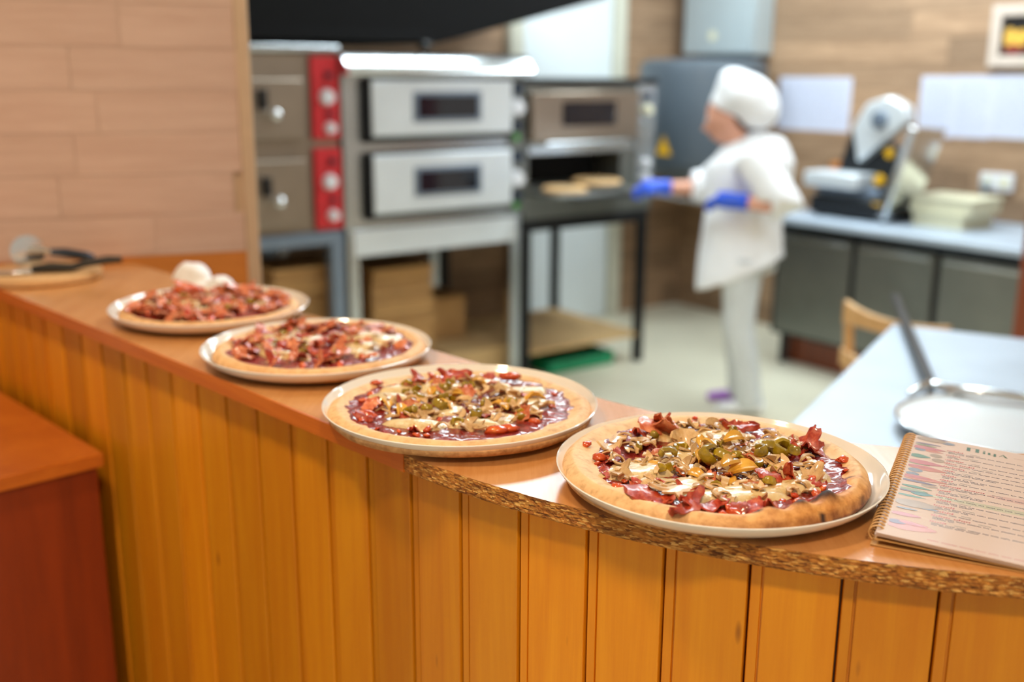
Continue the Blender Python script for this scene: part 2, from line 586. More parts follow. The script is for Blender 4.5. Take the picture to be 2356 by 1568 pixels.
# rough chipboard face, with UVs in metres
NZ = 9
SC = [.010+.0016*k for k in range(620)]
vs = []; fs = []; uvs = []
for s in SC:
    for j in range(NZ+1):
        z = CTOP - .0002 - CTH*j/NZ
        rough = .0011*mnoise.noise(Vector((s*260, z*700, 1.7))) + .0008*mnoise.noise(Vector((s*700, z*1500, 5.2)))
        off = rough + .0004
        if j == 0: off = jag(s)
        if j == 1: off = jag(s)*.5 + rough*.5
        if j == NZ: off = .0015 + abs(rough)
        p = edge(s, off); vs.append((p.x, p.y, z)); uvs.append((s, z))
for i in range(len(SC)-1):
    for j in range(NZ):
        a = i*(NZ+1)+j
        fs.append((a, a+1, a+NZ+2, a+NZ+1))
me = bpy.data.meshes.new('chipboard_edge'); me.from_pydata(vs, [], fs)
uvl = me.uv_layers.new(name='m')
for lp in me.loops:
    uvl.data[lp.index].uv = uvs[lp.vertex_index]
ce = link('chipboard_edge', me, 'chipboard', top); tag(ce, 'rough bare chipboard edge')

# low cabinet in front of the counter (left)
cab = thing('low_cabinet', 'low reddish wood cabinet standing in front of the counter at left', 'cabinet', (edge(-.797, -.006).x, edge(-.797, -.006).y, 0), math.atan2(FT.y, FT.x))
# local x along the counter (towards the camera end = +x), local -y away from the counter
mb = MB().box(-.62, -.012, -.62, -.008, .0, .912); mb.build('body', 'cabinet_red_wood', cab, bevel=.002)
MB().box(-.63, 0, -.63, 0, .913, .937).build('top_panel', 'cabinet_top_wood', cab, bevel=.002)

# ------------------------------------------------------------------ food materials
def food(name, stops, scale=60, rough=.35, coat=.5, bmp=.4, sss=0, detail=4, tint=.12, bd=.001):
    m, nt, b = new_mat(name)
    v = coords(nt)
    f = noise(nt, v, scale, detail, .6)
    col = ramp(nt, f, [(p, lin(c)) for p, c in stops])
    if tint: col = rnd_tint(nt, col, tint)
    nt.links.new(col, b.inputs['Base Color'])
    b.inputs['Roughness'].default_value = rough
    b.inputs['Coat Weight'].default_value = coat
    b.inputs['Coat Roughness'].default_value = .08
    f2 = noise(nt, v, scale*4, 3, .6)
    bump(nt, b, f2, bmp, bd)
    return m
food('tomato_sauce', [(.3, (120, 14, 8)), (.55, (160, 26, 12)), (.75, (196, 60, 24))], 90, .24, .7, 1.0, bd=.004, tint=.05)
food('cheese', [(.28, (206, 146, 72)), (.42, (228, 198, 142)), (.7, (240, 222, 182))], 70, .3, .7, .5, sss=.15, tint=.04, bd=.0015)
food('mushroom', [(.22, (136, 94, 54)), (.40, (204, 160, 106)), (.75, (230, 198, 150))], 110, .38, .45, .3, tint=.16)
food('olive', [(.3, (128, 104, 12)), (.6, (172, 142, 24)), (.8, (204, 174, 60))], 120, .25, .8, .15, tint=.15)
food('pepper_yellow', [(.3, (214, 150, 40)), (.7, (240, 190, 80))], 90, .28, .7, .15, tint=.08)
food('ham', [(.3, (140, 30, 16)), (.5, (186, 60, 34)), (.75, (222, 122, 80))], 130, .36, .5, .4, tint=.18)
food('ham_pink', [(.3, (186, 80, 48)), (.5, (218, 122, 80)), (.75, (236, 166, 122))], 80, .35, .5, .3, tint=.14)
food('tomato_chunk', [(.3, (190, 44, 12)), (.6, (222, 92, 30)), (.8, (236, 150, 70))], 110, .25, .8, .2, tint=.1)
food('char_black', [(.3, (18, 10, 6)), (.7, (50, 24, 12))], 90, .6, .1, .4, tint=0)

m, nt, b = new_mat('dough')
at = nn(nt, 'ShaderNodeAttribute', attribute_name='bake')
sep = nn(nt, 'ShaderNodeSeparateColor'); nt.links.new(at.outputs['Color'], sep.inputs[0])
v = coords(nt)
f = noise(nt, v, 45, 5, .6)
pale = ramp(nt, f, [(.3, lin((232, 188, 134))), (.7, lin((244, 206, 156)))])
gold = ramp(nt, f, [(.3, lin((206, 116, 34))), (.7, lin((238, 166, 72)))])
brown = ramp(nt, f, [(.35, lin((70, 30, 10))), (.7, lin((150, 80, 30)))])
f2 = noise(nt, v, 110, 4, .6)
ma = nn(nt, 'ShaderNodeMath', operation='MULTIPLY_ADD', use_clamp=True); nt.links.new(f2, ma.inputs[0]); ma.inputs[1].default_value = .7
sub = nn(nt, 'ShaderNodeMath', operation='SUBTRACT'); nt.links.new(sep.outputs[0], sub.inputs[0]); sub.inputs[1].default_value = .38
nt.links.new(sub.outputs[0], ma.inputs[2])
c = mixrgb(nt, pale, gold, ma.outputs[0])
mb2 = nn(nt, 'ShaderNodeMath', operation='MULTIPLY_ADD', use_clamp=True); nt.links.new(f2, mb2.inputs[0]); mb2.inputs[1].default_value = 1.2
sub2 = nn(nt, 'ShaderNodeMath', operation='SUBTRACT'); nt.links.new(sep.outputs[1], sub2.inputs[0]); sub2.inputs[1].default_value = .6
nt.links.new(sub2.outputs[0], mb2.inputs[2])
c = mixrgb(nt, c, brown, mb2.outputs[0])
c = mixrgb(nt, c, (.012, .006, .004), sep.outputs[2])
nt.links.new(c, b.inputs['Base Color'])
b.inputs['Roughness'].default_value = .6
b.inputs['Subsurface Weight'].default_value = 0
b.inputs['Subsurface Radius'].default_value = (.006, .003, .001)
bump(nt, b, noise(nt, v, 150, 4, .6), .25, .0015)

# ------------------------------------------------------------------ topping meshes
def sheet(cols, rows, fx, thick, name):
    """fx(u,v)->(x,y,z) mid surface; closed thin solid"""
    mb = MB(); top_, bot = [], []
    P = [[Vector(fx(i/(cols-1), j/(rows-1))) for j in range(rows)] for i in range(cols)]
    vs = []; idx = {}
    for sgn in (1, -1):
        for i in range(cols):
            for j in range(rows):
                a = P[min(i+1, cols-1)][j]-P[max(i-1, 0)][j]; c = P[i][min(j+1, rows-1)]-P[i][max(j-1, 0)]
                n = a.cross(c)
                n = n.normalized() if n.length > 1e-12 else Vector((0, 0, 1))
                idx[(sgn, i, j)] = len(vs); vs.append(P[i][j]+n*sgn*thick/2)
    fs = []
    for i in range(cols-1):
        for j in range(rows-1):
            fs.append((idx[1, i, j], idx[1, i+1, j], idx[1, i+1, j+1], idx[1, i, j+1]))
            fs.append((idx[-1, i, j], idx[-1, i, j+1], idx[-1, i+1, j+1], idx[-1, i+1, j]))
    ring = [(i, 0) for i in range(cols)] + [(cols-1, j) for j in range(1, rows)] + [(i, rows-1) for i in range(cols-2, -1, -1)] + [(0, j) for j in range(rows-2, 0, -1)]
    for k in range(len(ring)):
        a, c = ring[k], ring[(k+1) % len(ring)]
        fs.append((idx[(1,)+a], idx[(-1,)+a], idx[(-1,)+c], idx[(1,)+c]))
    mb.add(vs, fs)
    return mb.mesh(name, 50)

TOP = {}
def variants(kind, mat, n, fn):
    r = random.Random(kind)
    TOP[kind] = []
    for k in range(n):
        me = fn(r); me.materials.append(MATS[mat]); TOP[kind].append(me)

def f_mushroom(r):
    L = r.uniform(.0105, .0145); st = r.uniform(.5, .95); kx = r.uniform(-.6, .9); ky = r.uniform(-.5, .5); sw = r.uniform(.22, .3); tw = r.uniform(-.4, .4)
    def fx(u, v):
        x = -1+2*u
        t = .72*math.sqrt(max(0, 1-x*x*.98))
        bt = -.12 - (st if abs(x) < sw else 0) + .1*abs(x)
        y = bt + (t-bt)*v
        return (x*L, y*L, (kx*x*x + ky*y*y*.5 + tw*x*y)*L*.8)
    return sheet(9, 4, fx, r.uniform(.0016, .0024), 'mushroom_slice')
variants('mushroom_slice', 'mushroom', 7, f_mushroom)
def f_mcurl(r):
    L = r.uniform(.009, .014); w = r.uniform(.0035, .006); a = r.uniform(1.2, 2.6); tw = r.uniform(-.6, .6)
    def fx(u, v):
        t = (u-.5)*a; R = L/a*2
        ww = w*(.6+.4*math.sin(PI*u))
        return (R*math.sin(t), (v-.5)*2*ww*.7 + .001*math.sin(9*u), R*(math.cos(t)-.8) + tw*(v-.5)*w*2*(u-.5))
    return sheet(7, 3, fx, .0017, 'mushroom_strip')
variants('mushroom_strip', 'mushroom', 6, f_mcurl)
def f_olive(r):
    R = r.uniform(.0055, .0075); tr_ = r.uniform(.0022, .0030); arc = r.uniform(2.6, 5.2)
    pts = []; rad = []
    n = 9
    for i in range(n):
        a = arc*i/(n-1)
        pts.append((R*math.cos(a), R*math.sin(a)*r.uniform(.85, 1), .0012*math.sin(2*a)))
        e = .45 if i in (0, n-1) else 1
        rad.append((tr_*e, tr_*1.7*e))
    return MB().tube(pts, rad, 6).mesh('olive_slice', 60)
variants('olive_slice', 'olive', 6, f_olive)
def f_pepper(r):
    L = r.uniform(.010, .016); w = r.uniform(.004, .007); a = r.uniform(.8, 2.0)
    def fx(u, v):
        t = (u-.5)*a; R = 2*L/a
        ww = w*(.15+.85*math.sin(PI*min(1, u*1.15+.02))**.8)
        return (R*math.sin(t), (v-.5)*2*ww, R*(math.cos(t)-.9) + 2*ww*(v-.5)**2)
    return sheet(8, 4, fx, .0024, 'pepper_strip')
variants('pepper_strip', 'pepper_yellow', 4, f_pepper)
def f_ham(r):
    L = r.uniform(.015, .023); w = r.uniform(.008, .014); ph = r.uniform(0, 6); k = r.uniform(.4, 1.1)
    j1 = [r.uniform(.62, 1.2) for _ in range(12)]
    def fx(u, v):
        ww = w*(1+.16*math.sin(11*u+ph)+.10*math.sin(19*u+2*ph))*(.35+.65*math.sin(PI*u)**.6)
        x = (u-.5)*2*L*(1+.1*math.sin(7*v+ph)); y = (v-.5)*2*ww
        z = .0022*math.sin(6*u+ph) + .0020*math.sin(7*v+ph*2) + .0012*math.sin(17*u+9*v+ph) + k*L*.25*(2*u-1)**2
        return (x, y, z)
    return sheet(12, 5, fx, .0018, 'ham_piece')
variants('ham_piece', 'ham', 5, f_ham)
TOP['ham_strip'] = []
r_ = random.Random(77)
for k in range(5):
    me = f_ham(r_); me.materials.append(MATS['ham_pink']); TOP['ham_strip'].append(me)
def f_tom(r):
    mb = MB(); s = [r.uniform(.0045, .0075) for _ in range(3)]
    n1_, n2_ = 7, 5; sd = r.uniform(0, 50)
    vs = []; fs = []
    for j in range(n2_+1):
        th = PI*j/n2_
        for i in range(n1_):
            ph = 2*PI*i/n1_
            d = Vector((math.sin(th)*math.cos(ph), math.sin(th)*math.sin(ph), math.cos(th)))
            q = 1+.6*mnoise.noise(d*1.4+Vector((sd, 0, 0)))
            vs.append((d.x*s[0]*q*1.15, d.y*s[1]*q, d.z*s[2]*.5*q))
    for j in range(n2_):
        for i in range(n1_):
            fs.append((j*n1_+i, j*n1_+(i+1) % n1_, (j+1)*n1_+(i+1) % n1_, (j+1)*n1_+i))
    return mb.add(vs, fs).mesh('tomato_piece', 80)
variants('tomato_piece', 'tomato_chunk', 5, f_tom)

# ------------------------------------------------------------------ plates and pizzas
PLATE_R = .165
plate_me = MB().lathe([(0, .0055), (.06, .0055), (.118, .0058), (.142, .0070), (.152, .0105), (.159, .0165), (.1626, .0222), (.1640, .0236), (.1652, .0230), (.1648, .0214), (.158, .0135), (.146, .0062), (.128, .0022), (.112, .0018), (.110, 0), (.098, 0), (.096, .0018), (0, .0018)], 96).mesh('serving_plate', 35)
plate_me.materials.append(MATS['porcelain'])
PL = [(-.514, 1.768), (-.283, 1.496), (-.062, 1.226), (.211, 1.019)]
PLAB = ['round white plate under the farthest pizza, next to the white napkin',
        'round white plate under the second pizza from the wall',
        'round white plate with wide shiny rim, between second pizza and nearest plate',
        'largest-looking round white plate, under the nearest pizza beside the menu']
for (x, y), lb in zip(PL, PLAB):
    o = bpy.data.objects.new('serving_plate', plate_me); COL.objects.link(o)
    o.location = (x, y, CTOP+.0003)
    tag(o, lb, 'plate', 'four white plates lined up along the bar')

def make_pizza(cx, cy, seed, label, R0, spec):
    rnd = random.Random(seed)
    sy = spec.get('sy', 1.0)
    root = thing('pizza', label, 'pizza', (cx + spec.get('dx', 0), cy + spec.get('dy', 0), CTOP+.0063), 0, 'four pizzas served on the bar')
    root.scale = (1, sy, 1)
    nz = lambda x, y, z=0: mnoise.noise(Vector((x, y, z+seed*7.3)))
    def Rt(t): return R0*(1 + .022*nz(math.cos(t)*1.3, math.sin(t)*1.3) + .008*nz(math.cos(t)*4, math.sin(t)*4, 3))
    def ridge(t): return spec['ridge']*(1 + .28*nz(math.cos(t)*1.8, math.sin(t)*1.8, 5) + .16*nz(math.cos(t)*6, math.sin(t)*6, 9))
    UI = spec.get('inner', .76)
    def h(u, t):
        base = spec.get('base', .0115) + .0012*nz(u*3*math.cos(t), u*3*math.sin(t), 2)
        hr = ridge(t)
        ui = UI - spec.get('wide', 0)*math.exp(-((t-PI)/1.0)**2) + .035*nz(math.cos(t)*5, math.sin(t)*5, 13)
        pk = spec.get('peak', .93)
        if u < ui: k = 0
        elif u < pk: k = .5-.5*math.cos(PI*(u-ui)/(pk-ui))
        else: k = math.sqrt(max(0, 1-((u-pk)/(1.0-pk))**2))
        hh = base*min(1, max(0, (1.0-u)/.06))**.6 + hr*k
        for (bt, bu, bh, bw) in spec.get('bubbles', ()):
            dx = u*math.cos(t)-bu*math.cos(bt); dy = u*math.sin(t)-bu*math.sin(bt)
            hh += bh*math.exp(-(dx*dx+dy*dy)/(bw*bw))
        return max(hh, 0) + .0035 + .0065*max(0, (u-.94)/.06)**2
    NT = 180
    US = [0.0, .12, .24, .36, .48, .58, .66, .72, .75, .78, .81, .84, .865, .885, .905, .925, .94, .955, .968, .980, .991, 1.0]
    vs = []; fs = []; bake = []
    def bk(u, t):
        n1_ = nz(math.cos(t)*1.5, math.sin(t)*1.5, 21)
        a = spec['bake'](t) + .16*n1_
        g = a*(.85 + .6*max(0, 1-abs(u-spec.get('sauce', .85))/.06)) + .25*max(0, (u-.94)/.06)
        br = max(0, a-.35)*(.5*max(0, 1-abs(u-spec.get('sauce', .85)-.02)/.05)) + spec.get('rim', .5)*max(0, (u-.965)/.035)*max(.1, a)
        ch = 0
        for (bt, bu, bw) in spec.get('char', ()):
            dx = u*math.cos(t)-bu*math.cos(bt); dy = u*math.sin(t)-bu*math.sin(bt)
            d = math.sqrt(dx*dx+dy*dy)/bw
            ch = max(ch, min(1, max(0, 1.7-1.4*d)))
            br = max(br, min(1, max(0, 1.7-d)))
        return (min(1, max(0, g)), min(1, max(0, br)), ch, 1)
    for u in US:
        for i in range(NT):
            t = 2*PI*i/NT; r = u*Rt(t)
            vs.append((r*math.cos(t), r*math.sin(t), h(u, t))); bake.append(bk(u, t))
    for (u, z) in ((1.006, .0085), (.996, .0050), (.978, .0018), (.94, 0), (0.0, 0)):
        for i in range(NT):
            t = 2*PI*i/NT; r = u*Rt(t)
            vs.append((r*math.cos(t), r*math.sin(t), z)); a = spec['bake'](t)
            bake.append((min(1, .6*a+.3), min(1, .35+a*spec.get('rim', .5)), 0, 1))
    nr = len(US)+5
    for j in range(nr-1):
        for i in range(NT):
            i2 = (i+1) % NT
            fs.append((j*NT+i, (j+1)*NT+i, (j+1)*NT+i2, j*NT+i2))
    me = bpy.data.meshes.new('crust'); me.from_pydata(vs, [], fs)
    ca = me.color_attributes.new('bake', 'FLOAT_COLOR', 'POINT')
    for k, c_ in enumerate(bake): ca.data[k].color = c_
    me.shade_smooth()
    link('crust', me, 'dough', root)
    # sauce layer
    NS = 26; vs = []; fs = []
    def su(t): return spec.get('sauce', .80) - spec.get('wide', 0)*math.exp(-((t-PI)/1.0)**2) + .055*nz(math.cos(t)*3, math.sin(t)*3, 31) + .045*nz(math.cos(t)*9, math.sin(t)*9, 37)
    NT2 = 200
    for j in range(NS+1):
        for i in range(NT2):
            t = 2*PI*i/NT2; u = su(t)*j/NS; r = u*Rt(t)
            x, y = r*math.cos(t), r*math.sin(t)
            e = 1 if j < NS else -1.2
            z = h(u, t) + .0012*e + .0016*nz(x*95, y*95, 4) + .0012*nz(x*240, y*240, 6)
            vs.append((x, y, z))
    for j in range(NS):
        for i in range(NT2):
            i2 = (i+1) % NT2
            fs.append((j*NT2+i, j*NT2+i2, (j+1)*NT2+i2, (j+1)*NT2+i))
    mb = MB(); mb.add(vs, fs); mes = mb.mesh('sauce', 80)
    tag(link('sauce', mes, 'tomato_sauce', root), 'glossy dark red tomato sauce')
    def surf(x, y):
        t = math.atan2(y, x); u = math.hypot(x, y)/Rt(t)
        return h(u, t)
    # melted cheese patches
    def cheese(x, y, rad, asp, rot, lift=0):
        n, m_ = 22, 5; vs = []; fs = []
        sd = rnd.uniform(0, 90)
        for j in range(m_+1):
            for i in range(n):
                a = 2*PI*i/n
                rr = rad*(j/m_)*(1+.4*nz(math.cos(a)*1.6+sd, math.sin(a)*1.6, 41)+.16*nz(math.cos(a)*5+sd, math.sin(a)*5, 43))
                px_, py_ = rr*math.cos(a), rr*math.sin(a)*asp
                qx = x+px_*math.cos(rot)-py_*math.sin(rot); qy = y+px_*math.sin(rot)+py_*math.cos(rot)
                k = j/m_
                dz = (.0030+lift)*math.sqrt(max(0, 1-k*k)) + .0008*nz(qx*160, qy*160, 8) - (.0015 if j == m_ else 0)
                vs.append((qx, qy, surf(qx, qy)+.0024+dz))
        for j in range(m_):
            for i in range(n):
                i2 = (i+1) % n
                fs.append((j*n+i, j*n+i2, (j+1)*n+i2, (j+1)*n+i))
        mb = MB(); mb.add(vs, fs)
        link('melted_cheese', mb.mesh('melted_cheese', 80), 'cheese', root)
    for c_ in spec['cheese']: cheese(*c_, lift=.0036)
    for k in range(spec.get('ncheese', 8)):
        a = rnd.uniform(0, 2*PI); q = .68*R0*math.sqrt(rnd.random())
        cheese(q*math.cos(a), q*math.sin(a), rnd.uniform(.012, .026), rnd.uniform(.5, .9), rnd.uniform(0, 3))
    # toppings, each piece a part
    def put(kind, x, y, dz=0, rot=None, tilt=None, scale=1):
        me = rnd.choice(TOP[kind])
        o = bpy.data.objects.new(kind, me); COL.objects.link(o); o.parent = root
        o.location = (x, y, surf(x, y)+.0036+dz)
        tl = tilt if tilt is not None else (rnd.gauss(0, .32), rnd.gauss(0, .32))
        o.rotation_euler = (tl[0], tl[1], rnd.uniform(0, 6.28) if rot is None else rot)
        o.scale = (scale,)*3
    for (kind, n, rmin, rmax, smin, smax, zmax) in spec['scatter']:
        for k in range(n):
            a = rnd.uniform(0, 2*PI); q = R0*math.sqrt(rnd.uniform(rmin*rmin, rmax*rmax))
            put(kind, q*math.cos(a), q*math.sin(a), rnd.uniform(0, zmax), scale=rnd.uniform(smin, smax))
    for a in spec.get('special', ()): put(*a)
    return root

deg = math.radians
bake4 = lambda t: max(0, min(1, .06 + .75*math.exp(-((((t+PI/3.2)+PI) % (2*PI)-PI)/.75)**2)))
make_pizza(*PL[3], 4, 'nearest pizza with mushrooms, olives and a scorched crust, beside the menu', .152, dict(dx=-.005,
    ridge=.0060, inner=.81, sauce=.865, wide=.06, bake=bake4, rim=.9,
    bubbles=[(deg(-51), .875, .011, .065), (deg(-66), .89, .008, .06), (deg(-80), .90, .006, .07), (deg(-139), .86, .005, .05), (deg(-26), .88, .005, .07)],
    char=[(deg(-51), .865, .070), (deg(-66), .885, .040), (deg(-78), .885, .030), (deg(-84), .895, .024), (deg(-20), .86, .022), (deg(-137), .84, .026), (deg(-129), .88, .016), (deg(-60), 1.0, .02), (deg(-35), 1.0, .02)],
    cheese=[(-.035, .083, .03, .7, .2), (.02, .075, .032, .7, 0), (-.078, -.03, .036, .7, .4), (.0, -.092, .050, .36, .12), (.055, -.070, .036, .45, .2), (.02, -.082, .03, .5, 0), (.075, .05, .03, .6, .6), (-.03, .02, .03, .7, 0), (-.045, -.07, .03, .6, .8)],
    ncheese=4,
    scatter=[('mushroom_slice', 100, 0, .72, .6, 1.0, .006), ('mushroom_strip', 105, 0, .75, .6, 1.0, .007), ('olive_slice', 18, 0, .58, .7, 1.0, .007),
             ('pepper_strip', 7, 0, .5, .7, 1.0, .011), ('ham_piece', 20, .5, .85, .5, .9, .001), ('ham_strip', 12, 0, .6, .4, .7, .005), ('tomato_piece', 34, .66, .87, .4, 1.0, -.003)],
    special=[('ham_strip', -.050, .082, .008, .3, (.3, .2), 1.2), ('ham_strip', -.038, .090, .010, 1.2, (.2, .4), 1.05), ('ham_strip', -.040, .070, .008, 1.4, (.2, .8), .9), ('ham_piece', -.062, .074, .004, .9, (.1, .2), 1.0),
             ('mushroom_slice', -.024, .050, .006, .2, (.95, 0), 1.15), ('olive_slice', .072, .010, .010, .5, (.6, .1), 1.25), ('olive_slice', .085, .004, .009, 2.2, (.5, .3), 1.15),
             ('olive_slice', .060, .014, .009, 3.2, (.9, 0), 1.2), ('olive_slice', .046, .004, .009, 4.0, (.4, .3), 1.1), ('olive_slice', -.006, -.010, .010, 1.0, (1.0, 0), 1.3), ('olive_slice', .006, -.014, .010, 2.4, (.8, .2), 1.15),
             ('olive_slice', -.048, -.010, .009, 0, (1.2, 0), 1.25), ('pepper_strip', .010, -.040, .012, .9, (.2, .5), 1.3), ('pepper_strip', .022, -.046, .010, .2, (.5, 0), 1.2), ('pepper_strip', .03, .035, .012, .5, (.3, .3), 1.2), ('pepper_strip', -.004, .016, .012, 2.5, (.4, .3), 1.1),
             ('ham_piece', .104, .040, .006, .5, (.1, -.6), 1.1), ('ham_piece', .108, .030, .004, 1.0, (.2, .2), 1.0), ('ham_piece', .046, -.060, .006, .3, (.1, .2), 1.0), ('ham_piece', .062, -.055, .007, 1.2, (.3, .9), .7),
             ('ham_piece', -.046, -.122, .001, .9, (-.30, -.1), 1.15), ('ham_piece', -.030, -.116, .001, .3, (-.15, .1), 1.0), ('ham_piece', -.078, -.098, .002, -.3, (0, .1), 1.2), ('mushroom_slice', -.052, -.104, .008, .1, (.2, 0), 1.25), ('mushroom_slice', -.066, -.088, .007, 2.0, (.2, .2), 1.2),
             ('tomato_piece', -.116, .006, .001, 0, (0, 0), 1.35), ('tomato_piece', -.104, -.070, -.001, 0, (0, 0), 1.3), ('tomato_piece', .100, -.012, .001, 0, (0, 0), 1.2), ('tomato_piece', .112, .036, .001, 1, (0, 0), 1.2), ('ham_piece', .045, .098, .004, .2, (.5, .2), 1.0), ('mushroom_slice', .018, .098, .006, .6, (.9, .2), 1.0)]))
bake3 = lambda t: .10
make_pizza(*PL[2], 3, 'third pizza from the wall, pale smooth crust with olives and mushrooms', .158, dict(dy=-.011, sy=.94, base=.0095,
    ridge=.0048, inner=.82, sauce=.875, bake=bake3, rim=.3,
    cheese=[(-.03, .07, .034, .6, 0), (.03, .085, .03, .6, 0), (.075, .055, .03, .6, .3), (-.085, .02, .03, .6, 0), (-.045, -.085, .034, .5, -.3), (.02, -.08, .03, .5, 0), (.085, .0, .028, .7, 1), (-.08, .06, .026, .6, .5)],
    ncheese=5,
    scatter=[('mushroom_slice', 56, 0, .68, .6, 1.0, .006), ('mushroom_strip', 50, 0, .68, .6, 1.0, .006), ('olive_slice', 18, 0, .6, .8, 1.1, .007), ('pepper_strip', 14, 0, .6, .8, 1.2, .007),
             ('ham_piece', 14, .2, .82, .5, .9, .002), ('ham_strip', 12, 0, .7, .5, .8, .005), ('tomato_piece', 30, .66, .88, .5, 1.1, -.002)],
    special=[('tomato_piece', .060, .108, .005, 0, (0, 0), 1.5), ('tomato_piece', .052, .112, .004, 1, (0, 0), 1.3), ('tomato_piece', .045, -.104, .0, 0, (0, 0), 1.5), ('tomato_piece', .058, -.098, .0, 0, (0, 0), 1.4), ('tomato_piece', -.108, -.046, .0, 0, (0, 0), 1.5), ('ham_piece', -.012, .098, .010, .4, (.5, .2), 1.0)]))
make_pizza(*PL[1], 2, 'second pizza from the wall, topped with ham pieces and white cheese', .151, dict(
    ridge=.005, inner=.83, sauce=.88, base=.0105, bake=lambda t: .22, rim=.4, dx=.006,
    cheese=[(-.08, .03, .03, .6, 0), (.05, .05, .036, .6, .2), (-.05, -.06, .03, .5, 0), (.09, .03, .028, .7, .4), (.06, -.01, .028, .7, 0), (-.02, .02, .026, .6, 1)],
    ncheese=12,
    scatter=[('ham_piece', 26, 0, .83, .5, .9, .004), ('ham_strip', 46, 0, .84, .5, .9, .005), ('mushroom_strip', 24, 0, .7, .6, 1.0, .005), ('olive_slice', 5, 0, .6, .7, 1.0, .005), ('tomato_piece', 34, .3, .88, .5, 1.0, .001)]))
make_pizza(*PL[0], 1, 'farthest pizza by the wall, topped with pinkish ham strips', .148, dict(
    ridge=.004, inner=.85, sauce=.90, base=.010, bake=lambda t: .24, rim=.4,
    cheese=[(-.04, .0, .03, .6, 0), (.03, -.02, .034, .6, .2), (.02, .05, .03, .6, 0)], ncheese=12,
    scatter=[('ham_strip', 74, 0, .86, .55, 1.05, .006), ('ham_piece', 14, 0, .84, .5, .9, .004), ('mushroom_strip', 26, 0, .7, .6, 1.0, .006), ('olive_slice', 6, 0, .6, .7, 1.0, .006), ('tomato_piece', 36, .2, .9, .5, 1.1, .002)],
    special=[('tomato_piece', -.07, .07, .010, 0, (0, 0), 2.0), ('ham_strip', -.06, .078, .012, .4, (.3, .4), 1.2), ('tomato_piece', -.055, .08, .010, 0, (0, 0), 1.8), ('ham_strip', .02, .085, .010, 1.0, (.3, .4), 1.2)]))

# ------------------------------------------------------------------ menu booklet
plain('menu_page', (206, 180, 165), .5, 0, var=.02, scale=5, coat=.06)
plain('menu_edge', (206, 160, 100), .5, 0, var=.06)
plain('ring_tan', (214, 168, 110), .4, 0, var=.05, coat=.2)
for nm, c_ in (('ink_red', (190, 78, 72)), ('ink_black', (74, 64, 74)), ('ink_grey', (136, 132, 116)), ('ink_green', (20, 84, 44)), ('ink_brown', (160, 124, 84)), ('ink_magenta', (214, 30, 80)),
               ('print_pink', (176, 80, 80)), ('print_orange', (182, 96, 60)), ('print_leaf', (52, 104, 66)), ('print_teal', (48, 104, 98)), ('print_purple', (88, 54, 82)), ('print_tan', (148, 118, 84)), ('print_olive', (122, 130, 78)), ('print_slate', (108, 110, 124)), ('print_blush', (202, 160, 146)), ('print_sage', (184, 176, 146))):
    plain(nm, c_, .4, 0, var=.08, scale=90, coat=.2)
MW, MH = .210, .296
mup = Vector((.434, .901)); mrt = Vector((.901, -.434))
menu_loc = Vector((.3200, .8735))
menu = thing('menu_booklet', 'spiral-bound paper menu with drawn food border lying beside the nearest pizza', 'menu', (menu_loc.x, menu_loc.y, CTOP+.0005), math.atan2(mrt.y, mrt.x))
# local x to the right, y up the page; sheets are hinged on the spiral at x=0
LIFT = .0135
def page_z(x): return .0034 + (LIFT-.0034)*max(0, 1-x/.19)
def sheet_mesh(name, z_at, th, x0=.004):
    n = 10; vs = []; fs = []
    for k in range(n+1):
        x = x0 + (MW-x0)*k/n
        for y in (0, MH):
            vs += [(x, y, z_at(x)-th), (x, y, z_at(x))]
    for k in range(n):
        a = 4*k
        fs += [(a+1, a+5, a+7, a+3), (a, a+2, a+6, a+4), (a, a+4, a+5, a+1), (a+2, a+3, a+7, a+6)]
    fs += [(0, 1, 3, 2), (4*n, 4*n+2, 4*n+3, 4*n+1)]
    mb = MB(); mb.add(vs, fs); return mb
sheet_mesh('back_cover', lambda x: .0010, .0008, .0).build('back_cover', 'menu_edge', menu)
sheet_mesh('inner_page', lambda x: .0022 + (.0070-.0022)*max(0, 1-x/.16), .0006, .003).build('inner_page', 'menu_edge', menu)
for kz in (.0026, .0016):
    sheet_mesh('inner_page', lambda x: page_z(x)-kz, .0006, .003).build('inner_page', 'menu_page', menu)
sheet_mesh('front_page', page_z, .0012).build('front_page', 'menu_page', menu)
# printing, a hair above the page
class Ink:
    def __init__(s): s.mb = MB()
    def poly(s, pts, lift=.00012):
        vs = [(x, y, page_z(x)+lift) for x, y in pts]
        s.mb.add(vs, [tuple(range(len(vs)))])
    def rect(s, x, y, w, h, sk=0, lift=.00012, k=1.0, o=0):
        s.poly([(x, y), (x+w, y), (x+w+sk, y+h), (x+sk, y+h)], lift)
    def build(s, name, mat, lab=None, stuff=True):
        o = s.mb.build(name, mat, menu)
        if stuff: o['kind'] = 'stuff'
        if lab: o['label'] = lab
        return o
rm = random.Random(12)
ink = {k: Ink() for k in ('ink_red', 'ink_black', 'ink_grey')}
def words(key, x, y, n, hgt, script=False, lens=(4, 9), step=.0013):
    for _ in range(n):
        L = rm.randint(*lens)
        for c_ in range(L):
            hh = hgt*(rm.uniform(.85, 1.1) if not script else rm.choice((.8, 1.0, 1.0, 1.6)))
            if x > MW-.008: return x
            ink[key].rect(x, y - (hgt*.3 if rm.random() < .12 else 0), step*.62, hh, hgt*.25 if script else 0)
            if rm.random() < .75: ink[key].rect(x, y+(hgt*.75 if rm.random() < .5 else 0), step*1.0, hgt*.22)
            x += step
        x += step*1.3
    return x
y = MH-.036; tx = .046
